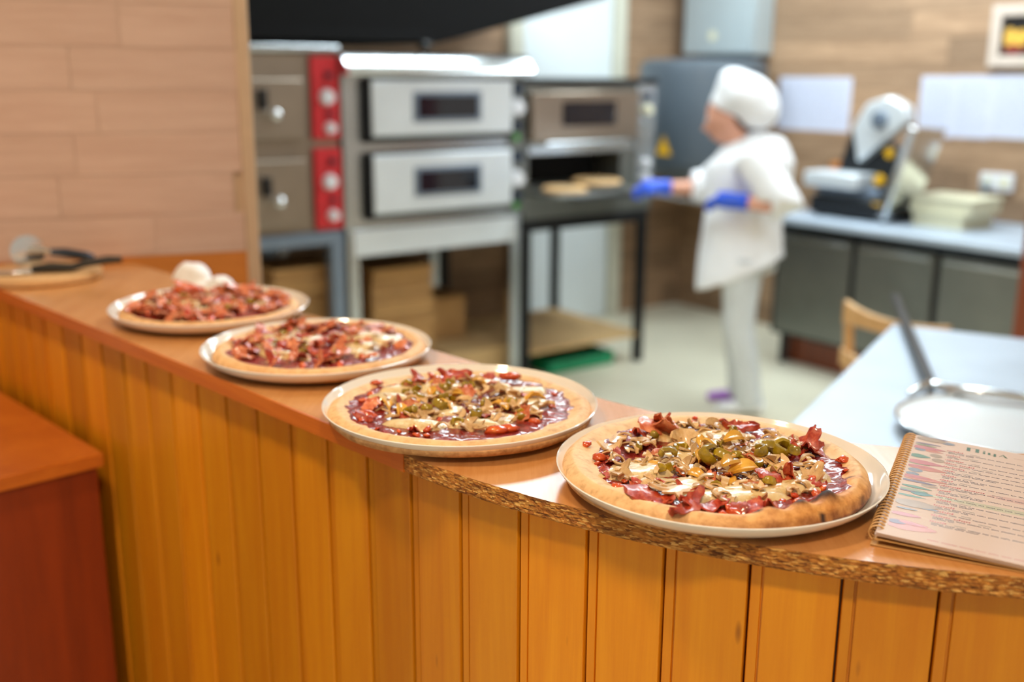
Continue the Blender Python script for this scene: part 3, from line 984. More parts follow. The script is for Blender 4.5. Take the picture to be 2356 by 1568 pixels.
for k in range(16):
    xr = words('ink_red', tx-.002, y, rm.choice((1, 1, 2)), .0024, True, (6, 10), .0021)
    words('ink_grey', xr+.004, y+.0003, 1, .0016, False, (8, 10), .0011)
    y -= .0042
    words('ink_black', tx, y, 9, .0019)
    if rm.random() < .65:
        y -= .0034; words('ink_black', tx, y, rm.randint(2, 5), .0019)
    y -= .0074 if k < 15 else 0
words('ink_red', tx, .008, 8, .0014, False, (5, 9), .0016)
for k, i_ in ink.items(): i_.build('printed_text', k, {'ink_red': 'red script dish names', 'ink_black': 'small dark lines of text', 'ink_grey': 'faint grey weights'}[k])
# heading: Піца
hd = Ink(); hx, hy = .063, MH-.023
HS = .84
def hr(x, y, w, h): hd.rect(hx+x*HS, hy+y*HS*1.15, w*HS, h*HS*1.15)
def hp_(pts): hd.poly([(hx+x*HS, hy+y*HS*1.15) for x, y in pts])
hr(0, 0, .0044, .0125); hr(.0105, 0, .0044, .0125); hr(0, .0117, .0149, .0008)
hr(.0195, 0, .0028, .0066); hr(.0195, .0084, .0028, .0022)
hr(.0255, 0, .0030, .0072); hr(.0323, -.0026, .0028, .0098); hr(.0255, -.0002, .0104, .0007)
hp_([(.0385, 0), (.0394, 0), (.0436, .0082), (.0431, .0090)]); hp_([(.0457, 0), (.0491, 0), (.0438, .0090), (.0429, .0084)]); hr(.0407, .0026, .0050, .0006)
hd.build('heading', 'ink_green', 'green heading', stuff=False)
dl = Ink(); dl.rect(hx+.047, hy+.003, .010, .0007); dl.build('heading_dash', 'ink_brown', stuff=False)
ml = Ink(); ml.rect(hx+.065, hy+.001, .003, .0095); ml.build('heading_mark', 'ink_magenta', stuff=False)
# soft colour washes behind the text, then the drawn vegetables down the spine side
def blob(mat, x, y, rx, ry, a=0, name='printed_drawing', lift=.0001, tip=0):
    i_ = Ink(); pts = []
    for k in range(18):
        t = 2*PI*k/18
        px_, py_ = rx*math.cos(t), ry*math.sin(t)*(1-tip*max(0, math.cos(t)))
        pts.append((max(.011, x+px_*math.cos(a)-py_*math.sin(a)), y+px_*math.sin(a)+py_*math.cos(a)))
    i_.poly(pts, lift); return i_.build(name, mat, stuff=False)
blob('print_blush', .150, .150, .062, .008, .03, lift=.00005)
blob('print_sage', .120, .118, .085, .006, .02, lift=.00005)
for (mt, x, y, rx, ry, tp_) in [
    ('print_tan', .030, .287, .020, .006, 0), ('print_purple', .034, .293, .018, .003, 0), ('print_slate', .052, .284, .010, .004, 0),
    ('print_purple', .028, .270, .017, .0022, .3), ('print_olive', .026, .264, .014, .0022, .3), ('print_pink', .028, .256, .024, .005, .6), ('print_orange', .036, .249, .014, .004, .6), ('print_slate', .020, .248, .007, .004, 0),
    ('print_leaf', .022, .226, .014, .0055, .6), ('print_tan', .042, .236, .008, .005, 0), ('print_tan', .046, .222, .008, .005, 0),
    ('print_pink', .030, .207, .026, .006, .6), ('print_olive', .024, .201, .014, .002, .3), ('print_orange', .036, .190, .024, .0065, .6), ('print_pink', .026, .193, .018, .0025, .3), ('print_slate', .022, .180, .009, .005, 0), ('print_slate', .020, .168, .008, .004, 0),
    ('print_orange', .034, .158, .030, .0062, .7), ('print_pink', .026, .160, .018, .0026, .4), ('print_purple', .028, .147, .024, .0026, .4), ('print_tan', .044, .141, .010, .004, .4), ('print_leaf', .030, .131, .018, .003, .6), ('print_olive', .026, .122, .018, .003, .5), ('print_teal', .038, .116, .013, .005, .6), ('print_purple', .020, .118, .010, .0022, .2), ('print_leaf', .026, .105, .018, .0024, .5),
    ('print_tan', .034, .086, .026, .0085, .4), ('print_slate', .048, .080, .014, .0025, .3), ('print_slate', .026, .070, .012, .002, .2), ('print_pink', .026, .055, .018, .004, .4), ('print_orange', .034, .030, .030, .0105, .6), ('print_pink', .038, .036, .016, .003, .4), ('print_purple', .020, .034, .010, .0045, .2)]:
    blob(mt, .010+(x-.010)*.78, y, rx*.80, ry*1.12, rm.uniform(-.06, .04), lift=.00012+rm.random()*.0002, tip=tp_)
# the spiral: one loop per hole
rp = [(.0072*math.cos(a)+.0040, 0.0009*math.sin(a*.5), .0072*math.sin(a)+.0078) for a in [2*PI*k/14 for k in range(14)]]
ring_me = MB().tube(rp, .00092, 6, closed=True).mesh('binding_ring', 60); ring_me.materials.append(MATS['ring_tan'])
for k in range(37):
    o = bpy.data.objects.new('binding_ring', ring_me); COL.objects.link(o); o.parent = menu
    o.location = (0, .010+k*.0078, 0); o.rotation_euler = (0, 0, .12)

# ------------------------------------------------------------------ napkin, board, knife, cutter at the far end
def lump(name, blobs, seed, voxel=.004):
    mb = MB(); r = random.Random(seed)
    for (x, y, z, a, b_, c_) in blobs:
        n1_, n2_ = 14, 9; vs = []; fs = []
        for j in range(n2_+1):
            th = PI*j/n2_
            for i in range(n1_):
                ph = 2*PI*i/n1_
                d = Vector((math.sin(th)*math.cos(ph), math.sin(th)*math.sin(ph), math.cos(th)))
                q = 1+.22*mnoise.noise(d*2.2+Vector((seed, x*40, 0)))
                vs.append((x+d.x*a*q, y+d.y*b_*q, max(.0005, z+d.z*c_*q)))
        for j in range(n2_):
            for i in range(n1_):
                fs.append((j*n1_+i, j*n1_+(i+1) % n1_, (j+1)*n1_+(i+1) % n1_, (j+1)*n1_+i))
        mb.add(vs, fs)
    return remeshed(mb, voxel, name, 3)
nk = link('napkin', lump('napkin', [(-.03, 0, .014, .044, .030, .038), (.045, -.004, .008, .034, .024, .026), (.005, 0, .006, .06, .03, .014)], 3), 'napkin_white', loc=(-.588, 1.995, CTOP+.0004), rot=(0, 0, -.5))
tag(nk, 'crumpled white cloth napkin behind the farthest pizza', 'napkin')

bd = MB().lathe([(0, 0), (.110, 0), (.1145, .003), (.1150, .008), (.1145, .013), (.110, .016), (0, .016)], 64).build('cutting_board', 'board_wood', loc=(-.952, 2.118, CTOP+.0004), smooth=35)
tag(bd, 'round pale wooden serving board at the far left end of the counter', 'board')
ZB = CTOP+.0170
kn = thing('kitchen_knife', 'steel blade knife with long black handle on the wooden board', 'knife', (-.93, 2.085, ZB), deg(14))
MB().prism([(-.14, -.018), (-.02, -.020), (-.02, .012), (-.12, .010)], .003, .0055).build('blade', 'steel_bright', kn, bevel=.0008)
MB().tube([(-.025, -.004, .008), (.01, -.004, .011), (.05, -.004, .009), (.075, -.002, .016), (.12, .0, .021), (.145, .0, .021)], [(.008, .007), (.011, .010), (.010, .008), (.010, .008), (.010, .0085), (.006, .006)], 10).build('handle', 'black_plastic', kn, smooth=60)
pc = thing('pizza_cutter', 'wheel pizza cutter with dark handle behind the knife on the board', 'cutter', (-.985, 2.135, ZB+.0), deg(28))
MB().lathe([(0, -.0012), (.033, -.0003), (.033, .0003), (0, .0012)], 40, Matrix.Translation((.0, 0, .034)) @ Matrix.Rotation(PI/2, 4, 'X')).build('wheel', 'steel_bright', pc, smooth=60)
MB().tube([(0, 0, .036), (.03, 0, .034), (.045, 0, .03)], [.007, .006, .005], 8).build('fork', 'chrome', pc, smooth=60)
MB().tube([(.042, 0, .030), (.07, 0, .026), (.11, 0, .016), (.125, 0, .012)], [(.008, .007), (.011, .010), (.011, .010), (.006, .006)], 10).build('handle', 'knob_dark', pc, smooth=60)

# ------------------------------------------------------------------ steel table, peel, chair, post
TA = deg(60)
tx_, ty_ = 1.118, 3.035                    # far left corner
ta = Vector((math.cos(TA), math.sin(TA))); tb = Vector((ta.y, -ta.x))
table = thing('steel_table', 'blue-grey brushed steel work table behind the nearest pizza', 'table', (tx_, ty_, 0), TA - PI/2)
TZ = .85
# local y along ta (away), local x along tb (right)
MB().box(0, .85, -1.35, 0, TZ-.028, TZ).build('tabletop', 'steel_table', table, bevel=.004)
MB().box(.03, .82, -1.32, -.03, TZ-.09, TZ-.029).build('apron', 'steel_dark', table)
for (x, y_) in ((.04, -.04), (.81, -.04), (.04, -1.31), (.81, -1.31)):
    MB().box(x-.02, x+.02, y_-.02, y_+.02, 0, TZ-.09).build('leg', 'steel', table, bevel=.003)
MB().box(.04, .81, -1.31, -.04, .20, .22).build('shelf', 'steel_dark', table)

pk = thing('pizza_peel', 'round-headed metal pizza peel with black handle on the steel table', 'peel', (.946, 2.298, TZ), math.atan2(3.374-2.298, 1.236-.946))
# local x runs along the handle away from the camera
mb = MB(); mb.tube([(-.02, 0, .03), (.30, 0, .026), (.70, 0, .022), (1.05, 0, .022), (1.07, 0, .022)], [.012, .0135, .0135, .0135, .008], 12); mb.build('handle', 'black_plastic', pk, smooth=50)
MB().prism([(.205*math.cos(a)-.24, .225*math.sin(a)-.13) for a in [2*PI*k/48 for k in range(48)]], .024, .0275).build('head', 'oven_white_steel', pk, bevel=.001)
mb = MB(); mb.tube([(.0, 0, .032), (-.045, -.02, .038), (-.08, -.10, .045), (-.10, -.18, .042), (-.13, -.30, .03)], [.012, .012, .010, .010, .008], 10); mb.tube([(.0, 0, .032), (-.05, .03, .036), (-.09, .055, .030)], [.012, .010, .007], 10)
mb.build('bracket', 'chrome', pk, smooth=60)
rimp = [(.203*math.cos(a)-.24, .223*math.sin(a)-.13, .028) for a in [2*PI*k/48 for k in range(48)]]
MB().tube(rimp, .0045, 8, closed=True).build('rolled_rim', 'chrome', pk, smooth=60)
tr2 = thing('peel_shade', 'black dish added for the dark shadow under the round peel on the steel table', 'tray', (.86, 2.08, TZ+.0005), TA-PI/2)
MB().lathe([(0, 0), (.115, 0), (.130, .018), (.133, .018), (.117, -.0), (0, .003)], 48, Matrix.Translation((.09, -.03, 0))).build('shade_disc', 'black_metal', tr2, smooth=40)  # black dish added to give the dark shadow below the peel head

ch = thing('dining_chair', 'light wooden chair with curved back rail behind the steel table', 'chair', (1.24, 3.32, 0), math.atan2(-.35, .18))
# local x along the back rail, local y towards the seat (away from the camera's left)
for sx in (-.20, .20):
    MB().tube([(sx*.92, 0, 0), (sx*.96, .01, .45), (sx, -.02, .80)], [(.016, .018), (.018, .020), (.014, .018)], 8).build('leg', 'chair_wood', ch, smooth=50)
    MB().tube([(sx*.9, .38, 0), (sx*.92, .37, .44)], [.016, .02], 8).build('leg', 'chair_wood', ch, smooth=50)
MB().box(-.20, .20, .0, .41, .44, .465).build('seat', 'chair_wood', ch, bevel=.006)
def rail(z0, z1, dep):
    mb = MB(); n = 12; vs = []; fs = []
    for k in range(n+1):
        x = -.215+.43*k/n; y_ = -.02-dep*(1-(x/.215)**2)
        up = .012*(1-(x/.215)**2)
        vs += [(x, y_-.011, z0+up), (x, y_+.011, z0+up), (x, y_+.011, z1+.02-up*1.6), (x, y_-.011, z1+.02-up*1.6)]
    for k in range(n):
        a = 4*k
        for j in range(4):
            fs.append((a+j, a+(j+1) % 4, a+4+(j+1) % 4, a+4+j))
    fs += [(0, 3, 2, 1), (4*n, 4*n+1, 4*n+2, 4*n+3)]
    return mb.add(vs, fs)
rail(.745, .805, .035).build('back_rail', 'chair_wood', ch, bevel=.004)
rail(.60, .64, .03).build('back_rail', 'chair_wood', ch, bevel=.004)
ps = MB().box(0, .14, 0, .14, 0, 2.9).build('wood_post', 'post_wood', loc=(1.915, 3.76, 0), rot=(0, 0, .2), bevel=.004)
tag(ps, 'dark reddish wooden post at the right edge of the picture', 'post')

# ------------------------------------------------------------------ kitchen: ovens (local x = s, y = w)
def knob(parent, x, y, z, r, mat, name='knob', depth=.03):
    mb = MB().lathe([(0, 0), (r*1.1, 0), (r, depth*.6), (r*.8, depth), (0, depth)], 20, Matrix.Translation((x, y, z)) @ Matrix.Rotation(PI/2, 4, 'X'))
    return mb.build(name, mat, parent, smooth=40)

def stand(parent, x0, x1, y0, y1, ztop, leg, mat, beam, apron=None, shelf=None, shelf_mat=None):
    for (x, y_) in ((x0, y0), (x1-leg, y0), (x0, y1-leg), (x1-leg, y1-leg)):
        MB().box(x, x+leg, y_, y_+leg, 0, ztop-beam).build('leg', mat, parent, bevel=.003)
    mb = MB()
    mb.box(x0, x1, y0, y0+leg, ztop-beam, ztop); mb.box(x0, x1, y1-leg, y1, ztop-beam, ztop)
    mb.box(x0, x0+leg, y0+leg, y1-leg, ztop-beam, ztop); mb.box(x1-leg, x1, y0+leg, y1-leg, ztop-beam, ztop)
    mb.build('frame', mat, parent, bevel=.003)
    if shelf:
        MB().box(x0+.01, x1-.01, y0+.01, y1-.01, shelf-.02, shelf).build('shelf', shelf_mat, parent, bevel=.003)

# red-panelled deck oven (partly behind the partition wall)
st = thing('oven_stand', 'blue-grey steel stand under the red-panelled oven', 'stand', K(0, 0), RZ_L)
stand(st, -2.72, -1.815, .0, .80, .878, .062, 'steel_blue', .055)
ov = thing('pizza_oven', 'double-deck pizza oven with red control panels beside the partition wall', 'oven', K(0, 0), RZ_L)
MB().box(-2.74, -1.815, .02, .80, .88, 1.64).build('body', 'steel_warm', ov, bevel=.006)
MB().box(-2.75, -1.810, -.015, .81, 1.64, 1.668).build('top_plate', 'steel', ov, bevel=.008)
for z0, z1, kz in ((1.277, 1.625, ((1.545, .013, 'knob_dark'), (1.455, .032, 'knob_white'), (1.385, .012, 'knob_dark'), (1.325, .024, 'knob_white'))),
                   (.892, 1.244, ((1.185, .013, 'knob_dark'), (1.098, .032, 'knob_white'), (1.020, .012, 'knob_dark'), (.952, .024, 'knob_white')))):
    cp = MB().box(-1.945, -1.818, -.004, .021, z0, z1).build('control_panel', 'red_enamel', ov, bevel=.004)
    tag(cp, 'red control panel')
    for (z, r, mt) in kz:
        knob(cp, -1.872 - (.006 if r > .03 else 0) + (.004 if z < 1.33 and r < .03 else 0), -.004, z, r, mt)
for z0, z1, kz in ((1.288, 1.530, 1.389), (.925, 1.20, 1.035)):
    dr = MB().box(-2.70, -1.992, -.03, .02, z0, z1).build('oven_door', 'steel_warm', ov, bevel=.006)
    MB().box(-2.56, -2.26, -.034, -.029, z0+.06, z1-.06).build('window', 'dark_glass', dr)
    mb = MB().lathe([(0, -.026), (.014, -.022), (.024, -.010), (.026, 0), (.024, .010), (.014, .022), (0, .026)], 20, Matrix.Translation((-2.147, -.085, kz)))
    mb.cyl((-2.147, -.03, kz), (-2.147, -.07, kz), .010); mb.build('ball_knob', 'chrome', dr, smooth=60)
    MB().box(-2.20, -2.165, -.06, -.03, kz+.02, kz+.10).build('latch', 'black_plastic', dr, bevel=.004)

# double-deck stainless oven, in the middle
st = thing('oven_stand', 'pale steel stand with deep apron under the middle oven', 'stand', K(0, 0), RZ_L)
stand(st, -1.795, -.845, .0, .82, .876, .055, 'steel', .05)
MB().box(-1.765, -.875, -.006, .0, .755, .874).build('apron', 'oven_white_steel', st, bevel=.002)
ov = thing('pizza_oven', 'double-deck stainless steel oven with small dark windows in the middle of the row', 'oven', K(0, 0), RZ_L)
MB().box(-1.805, -.838, .0, .82, .878, 1.548).build('body', 'steel', ov, bevel=.004)
prof = [(.82, 1.55), (-.075, 1.545), (-.086, 1.550), (-.090, 1.560), (-.086, 1.570), (-.030, 1.630), (-.016, 1.637), (.0, 1.64), (.82, 1.64)]
MB().prism(prof, -1.812, -.832, 'x').build('rounded_top', 'steel_bright', ov, smooth=50)
for z0, z1 in ((1.285, 1.526), (.944, 1.205)):
    MB().box(-1.715, -.930, -.004, .0, z0-.03, z1+.012).build('door_gap_shade', 'dark_void', ov)  # flat near-black sheet, its colour stands in for shade in the door gap
    dr = MB().box(-1.690, -.936, -.060, -.012, z0, z1).build('oven_door', 'oven_white_steel', ov, bevel=.010, seg=3)
    MB().box(-1.702, -1.690, -.055, -.004, z0-.012, z1).build('door_side', 'black_metal', dr)
    MB().box(-1.702, -.936, -.052, -.006, z0-.022, z0-.002).build('door_lip', 'black_metal', dr)
    zc = (z0+z1)/2 + .004
    wf = MB().box(-1.485, -1.120, -.066, -.058, zc-.066, zc+.066).build('window_frame', 'steel_blue', dr, bevel=.003)
    MB().box(-1.462, -1.143, -.069, -.064, zc-.048, zc+.048).build('window_pane', 'dark_glass', wf)
MB().box(-.926, -.838, -.012, .0, .90, 1.54).build('control_panel', 'steel_dark', ov, bevel=.003)
for (z, r, mt) in ((1.487, .030, 'knob_dark'), (1.398, .040, 'knob_white'), (1.314, .028, 'knob_dark'), (1.167, .030, 'knob_dark'), (1.060, .040, 'knob_white'), (.980, .028, 'knob_dark')):
    knob(ov, -.884, -.012, z, r, mt)
for z in (1.258, .930):
    knob(ov, -.884, -.012, z, .017, 'lamp_green', 'indicator_lamp', .012)

# black-framed oven at the right, lower door folded open
st = thing('oven_stand', 'black metal stand with pale lower shelf under the open oven', 'stand', K(0, 0), RZ_L)
stand(st, -.822, .012, .0, .80, .848, .045, 'black_metal', .06, shelf=.165, shelf_mat='cardboard_pale')
ov = thing('pizza_oven', 'black-framed pizza oven with its lower door open beside the cook', 'oven', K(0, 0), RZ_L)
mb = MB()
mb.box(-.826, .026, .30, .80, .85, 1.505)                       # rear mass
mb.box(-.826, .026, .0, .30, 1.166, 1.505); mb.box(-.826, .026, .0, .30, .85, 1.010)
mb.box(-.826, -.802, .0, .30, 1.010, 1.166); mb.box(-.198, .026, .0, .30, 1.010, 1.166)
mb.build('body', 'steel_dark', ov)
MB().box(-.84, .034, -.02, .80, 1.506, 1.535).build('top_plate', 'black_metal', ov, bevel=.004)
MB().box(-.80, -.20, .20, .299, 1.011, 1.165).build('oven_chamber', 'dark_void', ov)
dr = MB().box(-.81, -.115, -.045, -.002, 1.235, 1.470).build('oven_door', 'oven_white_steel', ov, bevel=.006); dr.data.materials.clear(); dr.data.materials.append(MATS['steel_warm'])
MB().box(-.625, -.280, -.050, -.044, 1.305, 1.422).build('window_pane', 'dark_glass', dr)
MB().tube([(-.74, -.07, 1.222), (-.20, -.07, 1.222)], .010, 8).build('door_handle', 'steel', dr, smooth=60)
MB().box(-.81, -.115, -.012, -.001, 1.170, 1.212).build('trim_strip', 'steel', ov, bevel=.002)
dd = MB().box(-.81, -.19, -.25, -.002, .972, .992).build('open_door', 'steel_dark', ov, bevel=.004); tag(dd, 'lower door folded down flat')
MB().tube([(-.74, -.275, .976), (-.26, -.275, .976)], .010, 8).build('door_handle', 'black_plastic', dd, smooth=60)
cp = MB().box(-.100, .028, -.014, -.001, .90, 1.500).build('control_panel', 'steel', ov, bevel=.003)
for (z, r, mt) in ((1.440, .020, 'knob_dark'), (1.375, .026, 'cream_plastic'), (1.310, .018, 'steel'), (1.10, .024, 'knob_white'), (1.025, .024, 'knob_white'), (.96, .018, 'knob_dark')):
    knob(cp, -.036, -.014, z, r, mt)
# pizzas lying on the folded-down door
def small_pizza(loc, r, label):
    t = thing('baked_pizza', label, 'pizza', loc, 0)
    MB().lathe([(0, 0), (r*.96, 0), (r, .008), (r*.97, .018), (r*.90, .022), (r*.82, .012), (0, .010)], 40).build('crust', 'dough_plain', t, smooth=50)
    MB().lathe([(0, .0135), (r*.5, .014), (r*.80, .0135), (r*.81, .011)], 40).build('topping', 'cheese', t, smooth=50)
plain('dough_plain', (226, 184, 130), .6, 0, var=.1, scale=30)
small_pizza(K(-.66, -.115, .9935), .115, 'pale pizza on the left half of the folded-down oven door')
small_pizza(K(-.39, -.035, 1.0125), .13, 'pale pizza half inside the open black-framed oven')

# extractor hood
hp = [(-2.9, 1.69), (-1.30, 1.685), (-1.04, 1.745), (-.30, 1.925), (-.24, 2.02), (-.40, 2.10), (-2.9, 2.10)]
hd_ = thing('extractor_hood', 'large black extractor hood hanging above the ovens', 'hood', K(0, 0), RZ_L)
MB().prism(hp, .02, .78, 'y').build('canopy', 'hood_black', hd_, bevel=.008)
MB().box(-2.75, -2.35, .20, .60, 2.10, 2.899).build('duct', 'black_metal', hd_, bevel=.004)
MB().tube([(-1.40, .005, 1.68), (-1.36, .005, 1.672)], .022, 10).build('latch', 'black_plastic', hd_, smooth=50)
MB().box(-2.9, -1.34, .008, .02, 1.69, 1.73).build('lip', 'hood_black', hd_, bevel=.003)

# boiler on the right wall, grey cabinet and paper above it
bl = thing('water_boiler', 'blue-grey cylindrical boiler with yellow warning sign behind the cook', 'boiler', K(.905, .505, .925), RZ_R)
MB().lathe([(0, 0), (.20, .004), (.32, .03), (.372, .075), (.385, .12), (.385, .66), (.375, .70), (.33, .72), (0, .725)], 48).build('tank', 'boiler_grey', bl, smooth=40)
MB().box(-.12, .12, .36, .385, .18, .56).build('wall_bracket', 'steel_dark', bl)
mb = MB(); a0 = math.radians(281)
wp_ = []
for k in range(9): wp_.append(a0 + (k-4)*.035)
vs = []; fs = []
for k, a in enumerate(wp_):
    hh = .115*(1-abs(k-4)/4.)
    vs += [(.3875*math.cos(a), .3875*math.sin(a), .165), (.3875*math.cos(a), .3875*math.sin(a), .166+hh)]
for k in range(8): fs.append((2*k, 2*k+2, 2*k+3, 2*k+1))
mb.add(vs, fs).build('warning_sign', 'warning_yellow', bl); 
gc = thing('wall_cabinet', 'light grey metal wall cabinet above the boiler', 'cabinet', K(S_R-.02, 0), RZ_R)
MB().box(-.885, -.30, -.17, .0, 1.672, 2.45).build('body', 'cabinet_grey', gc, bevel=.006)
MB().box(-.875, -.31, -.186, -.171, 1.682, 2.44).build('door', 'cabinet_grey', gc, bevel=.004)
MB().lathe([(0, 0), (.03, 0), (.03, .003), (0, .003)], 20, Matrix.Translation((-.62, -.187, 1.79)) @ Matrix.Rotation(PI/2, 4, 'X')).build('sticker', 'cream_plastic', gc)

def wall_paper_sheet(w0, w1, z0, z1, label, rows, seed):
    t = thing('paper_sheet', label, 'paper', K(S_R-.0185, 0), RZ_R, 'papers pinned to the right wall')
    MB().box(-w0, -w1, -.004, -.0012, z0, z1).build('sheet', 'paper', t)
    mb = MB(); r = random.Random(seed); H_ = z1-z0
    x0, x1 = -w0+.02, -w1-.02
    for k in range(rows):
        z = z1 - .03 - (H_-.05)*k/rows
        x = x0
        while x < x1-.02:
            L = min(r.uniform(.02, .07), x1-x)
            mb.box(x, x+L, -.0046, -.0041, z-.004, z); x += L+.012
    o = mb.build('printed_lines', 'print_grey', t); o['kind'] = 'stuff'
wall_paper_sheet(.222, -.305, 1.237, 1.545, 'printed white sheet on the wall between the cook and the slicer', 14, 2)
wall_paper_sheet(-.750, -.955, 1.237, 1.555, 'left one of three white printed sheets above the slicer', 14, 3)
wall_paper_sheet(-.957, -1.165, 1.242, 1.558, 'middle one of three white printed sheets on the right wall', 14, 4)
wall_paper_sheet(-1.167, -1.42, 1.250, 1.562, 'right one of three white printed sheets, under the framed picture', 14, 5)
wall_paper_sheet(1.00, .905, 1.73, 2.06, 'narrow pale sheet on the wall left of the grey cabinet', 10, 6)

pf = thing('framed_picture', 'framed dark food picture on the wall at top right', 'picture', K(S_R-.02, 0), RZ_R)
mb = MB(); x0, x1, z0, z1, fw = 1.128, 1.62, 1.60, 1.90, .055
mb.box(x0, x1, -.03, 0, z1-fw, z1); mb.box(x0, x1, -.03, 0, z0, z0+fw); mb.box(x0, x0+fw, -.03, 0, z0+fw, z1-fw); mb.box(x1-fw, x1, -.03, 0, z0+fw, z1-fw)
mb.build('frame', 'picture_frame', pf, bevel=.004)
pic = MB().box(x0+fw, x1-fw, -.012, -.002, z0+fw, z1-fw).build('print', 'picture_dark', pf)
def disc(x, z, rx, rz, mat, y=-.0135):
    MB().prism([(x+rx*math.cos(a), z+rz*math.sin(a)) for a in [2*PI*k/20 for k in range(20)]], y, y+.001, 'y').build('printed_shape', mat, pic)
disc(1.225, 1.745, .03, .045, 'picture_yellow'); disc(1.285, 1.74, .035, .04, 'picture_yellow', -.0137); disc(1.35, 1.75, .04, .04, 'picture_yellow'); disc(1.25, 1.685, .05, .022, 'picture_red', -.0139); disc(1.36, 1.685, .05, .02, 'picture_red', -.0139)

sk = thing('power_socket', 'white wall socket with plug above the steel worktop', 'socket', K(S_R-.02, 0), RZ_R)
MB().box(1.155, 1.335, -.02, 0, .985, 1.075).build('plate', 'knob_white', sk, bevel=.004)
for x in (1.20, 1.29):
    MB().lathe([(0, 0), (.026, 0), (.026, .006), (0, .004)], 20, Matrix.Translation((x, -.02, 1.03)) @ Matrix.Rotation(PI/2, 4, 'X')).build('outlet', 'cream_plastic', sk, smooth=40)
mb = MB(); mb.cyl((1.20, -.02, 1.02), (1.20, -.06, 1.01), .020); mb.tube([(1.20, -.05, 1.0), (1.205, -.05, .93), (1.20, -.03, .86), (1.20, -.05, .84)], .008, 8); mb.build('plug', 'cabinet_grey', sk, smooth=50)

# worktop with cooled cabinets, along the right wall (local x = -w, y = s)
wk = thing('refrigerated_worktable', 'long stainless worktable with grey cabinet doors along the right wall', 'worktable', K(0, 0), RZ_R)
X0, X1 = .40, 2.75
MB().box(X0-.02, X1, .50, 1.278, .795, .830).build('worktop', 'steel_table', wk, bevel=.006)
MB().box(X0, X1, .60, 1.25, .17, .794).build('carcass', 'black_metal', wk)
MB().box(X0-.01, X1, .585, .60, .75, .793).build('under_top_shade', 'knob_dark', wk, bevel=.003)  # dark strip whose colour gives the shadow under the worktop edge
xs = [(.44, .905), (.94, 1.375), (1.41, 1.86), (1.895, 2.33)]
for (a, c_) in xs:
    dr = MB().box(a, c_, .575, .599, .19, .735).build('cabinet_door', 'steel_dark', wk, bevel=.004)
    MB().box(a+.02, c_-.02, .565, .575, .70, .72).build('door_grip', 'steel', dr, bevel=.003)
for x in (X0+.06, 1.25, 2.1, 2.7):
    for y_ in (.65, 1.2):
        MB().cyl((x, y_, 0), (x, y_, .17), .022).build('foot', 'black_metal', wk, smooth=50)
MB().box(X0+.02, X1, .70, .72, .0, .169).build('kick_board', 'post_wood', wk)

# meat slicer
sl = thing('meat_slicer', 'black and silver slicing machine with leaning plate on the worktable', 'slicer', K(.85, -.53, .8305), RZ_R)
MB().prism([(0, -.16), (.46, -.16), (.50, -.12), (.50, .18), (.02, .18), (-.02, .10)], .012, .105).build('base', 'black_metal', sl, bevel=.012)
for (x, y_) in ((.04, -.12), (.44, -.12), (.04, .14), (.44, .14)):
    MB().cyl((x, y_, 0), (x, y_, .013), .018).build('foot', 'black_plastic', sl)
MB().box(-.02, .32, -.20, -.02, .155, .235).build('carriage', 'oven_white_steel', sl, bevel=.014, seg=3)
MB().box(.02, .40, -.13, .02, .106, .156).build('slide', 'steel_blue', sl, bevel=.006)
MB().prism([(.03, .157), (.44, .157), (.50, .235), (.42, .33), (.16, .48), (.12, .44)], -.015, .10, 'y').build('housing', 'black_metal', sl, bevel=.012)
Mb = Matrix.Translation((.33, -.03, .46)) @ Matrix.Rotation(deg(-38), 4, 'Y') @ Matrix.Rotation(PI/2, 4, 'X')
MB().prism([(-.19, -.07), (.16, -.07), (.19, .0), (.14, .10), (.02, .15), (-.12, .10)], -.03, .05, 'z', Mb).build('blade_guard', 'oven_white_steel', sl, bevel=.012)
MB().lathe([(0, .05), (.045, .05), (.04, .075), (0, .08)], 24, Mb @ Matrix.Translation((.04, .03, 0))).build('guard_knob', 'steel_blue', sl, smooth=40)
Mg = Matrix.Translation((.535, -.05, .25)) @ Matrix.Rotation(deg(17), 4, 'Y')
MB().box(-.022, .022, -.14, .12, -.235, .245, Mg).build('gauge_plate', 'steel_bright', sl, bevel=.008)
MB().lathe([(0, 0), (.026, 0), (.026, .004), (0, .004)], 20, Matrix.Translation((.40, -.06, .345)) @ Matrix.Rotation(PI/2, 4, 'X')).build('sticker', 'warning_yellow', sl)
MB().box(.40, .455, -.166, -.161, .09, .10).build('sticker', 'warning_yellow', sl)
MB().lathe([(0, 0), (.028, 0), (.026, .02), (0, .024)], 20, Matrix.Translation((.43, -.16, .215)) @ Matrix.Rotation(PI/2, 4, 'X')).build('thickness_knob', 'warning_yellow', sl, smooth=40)

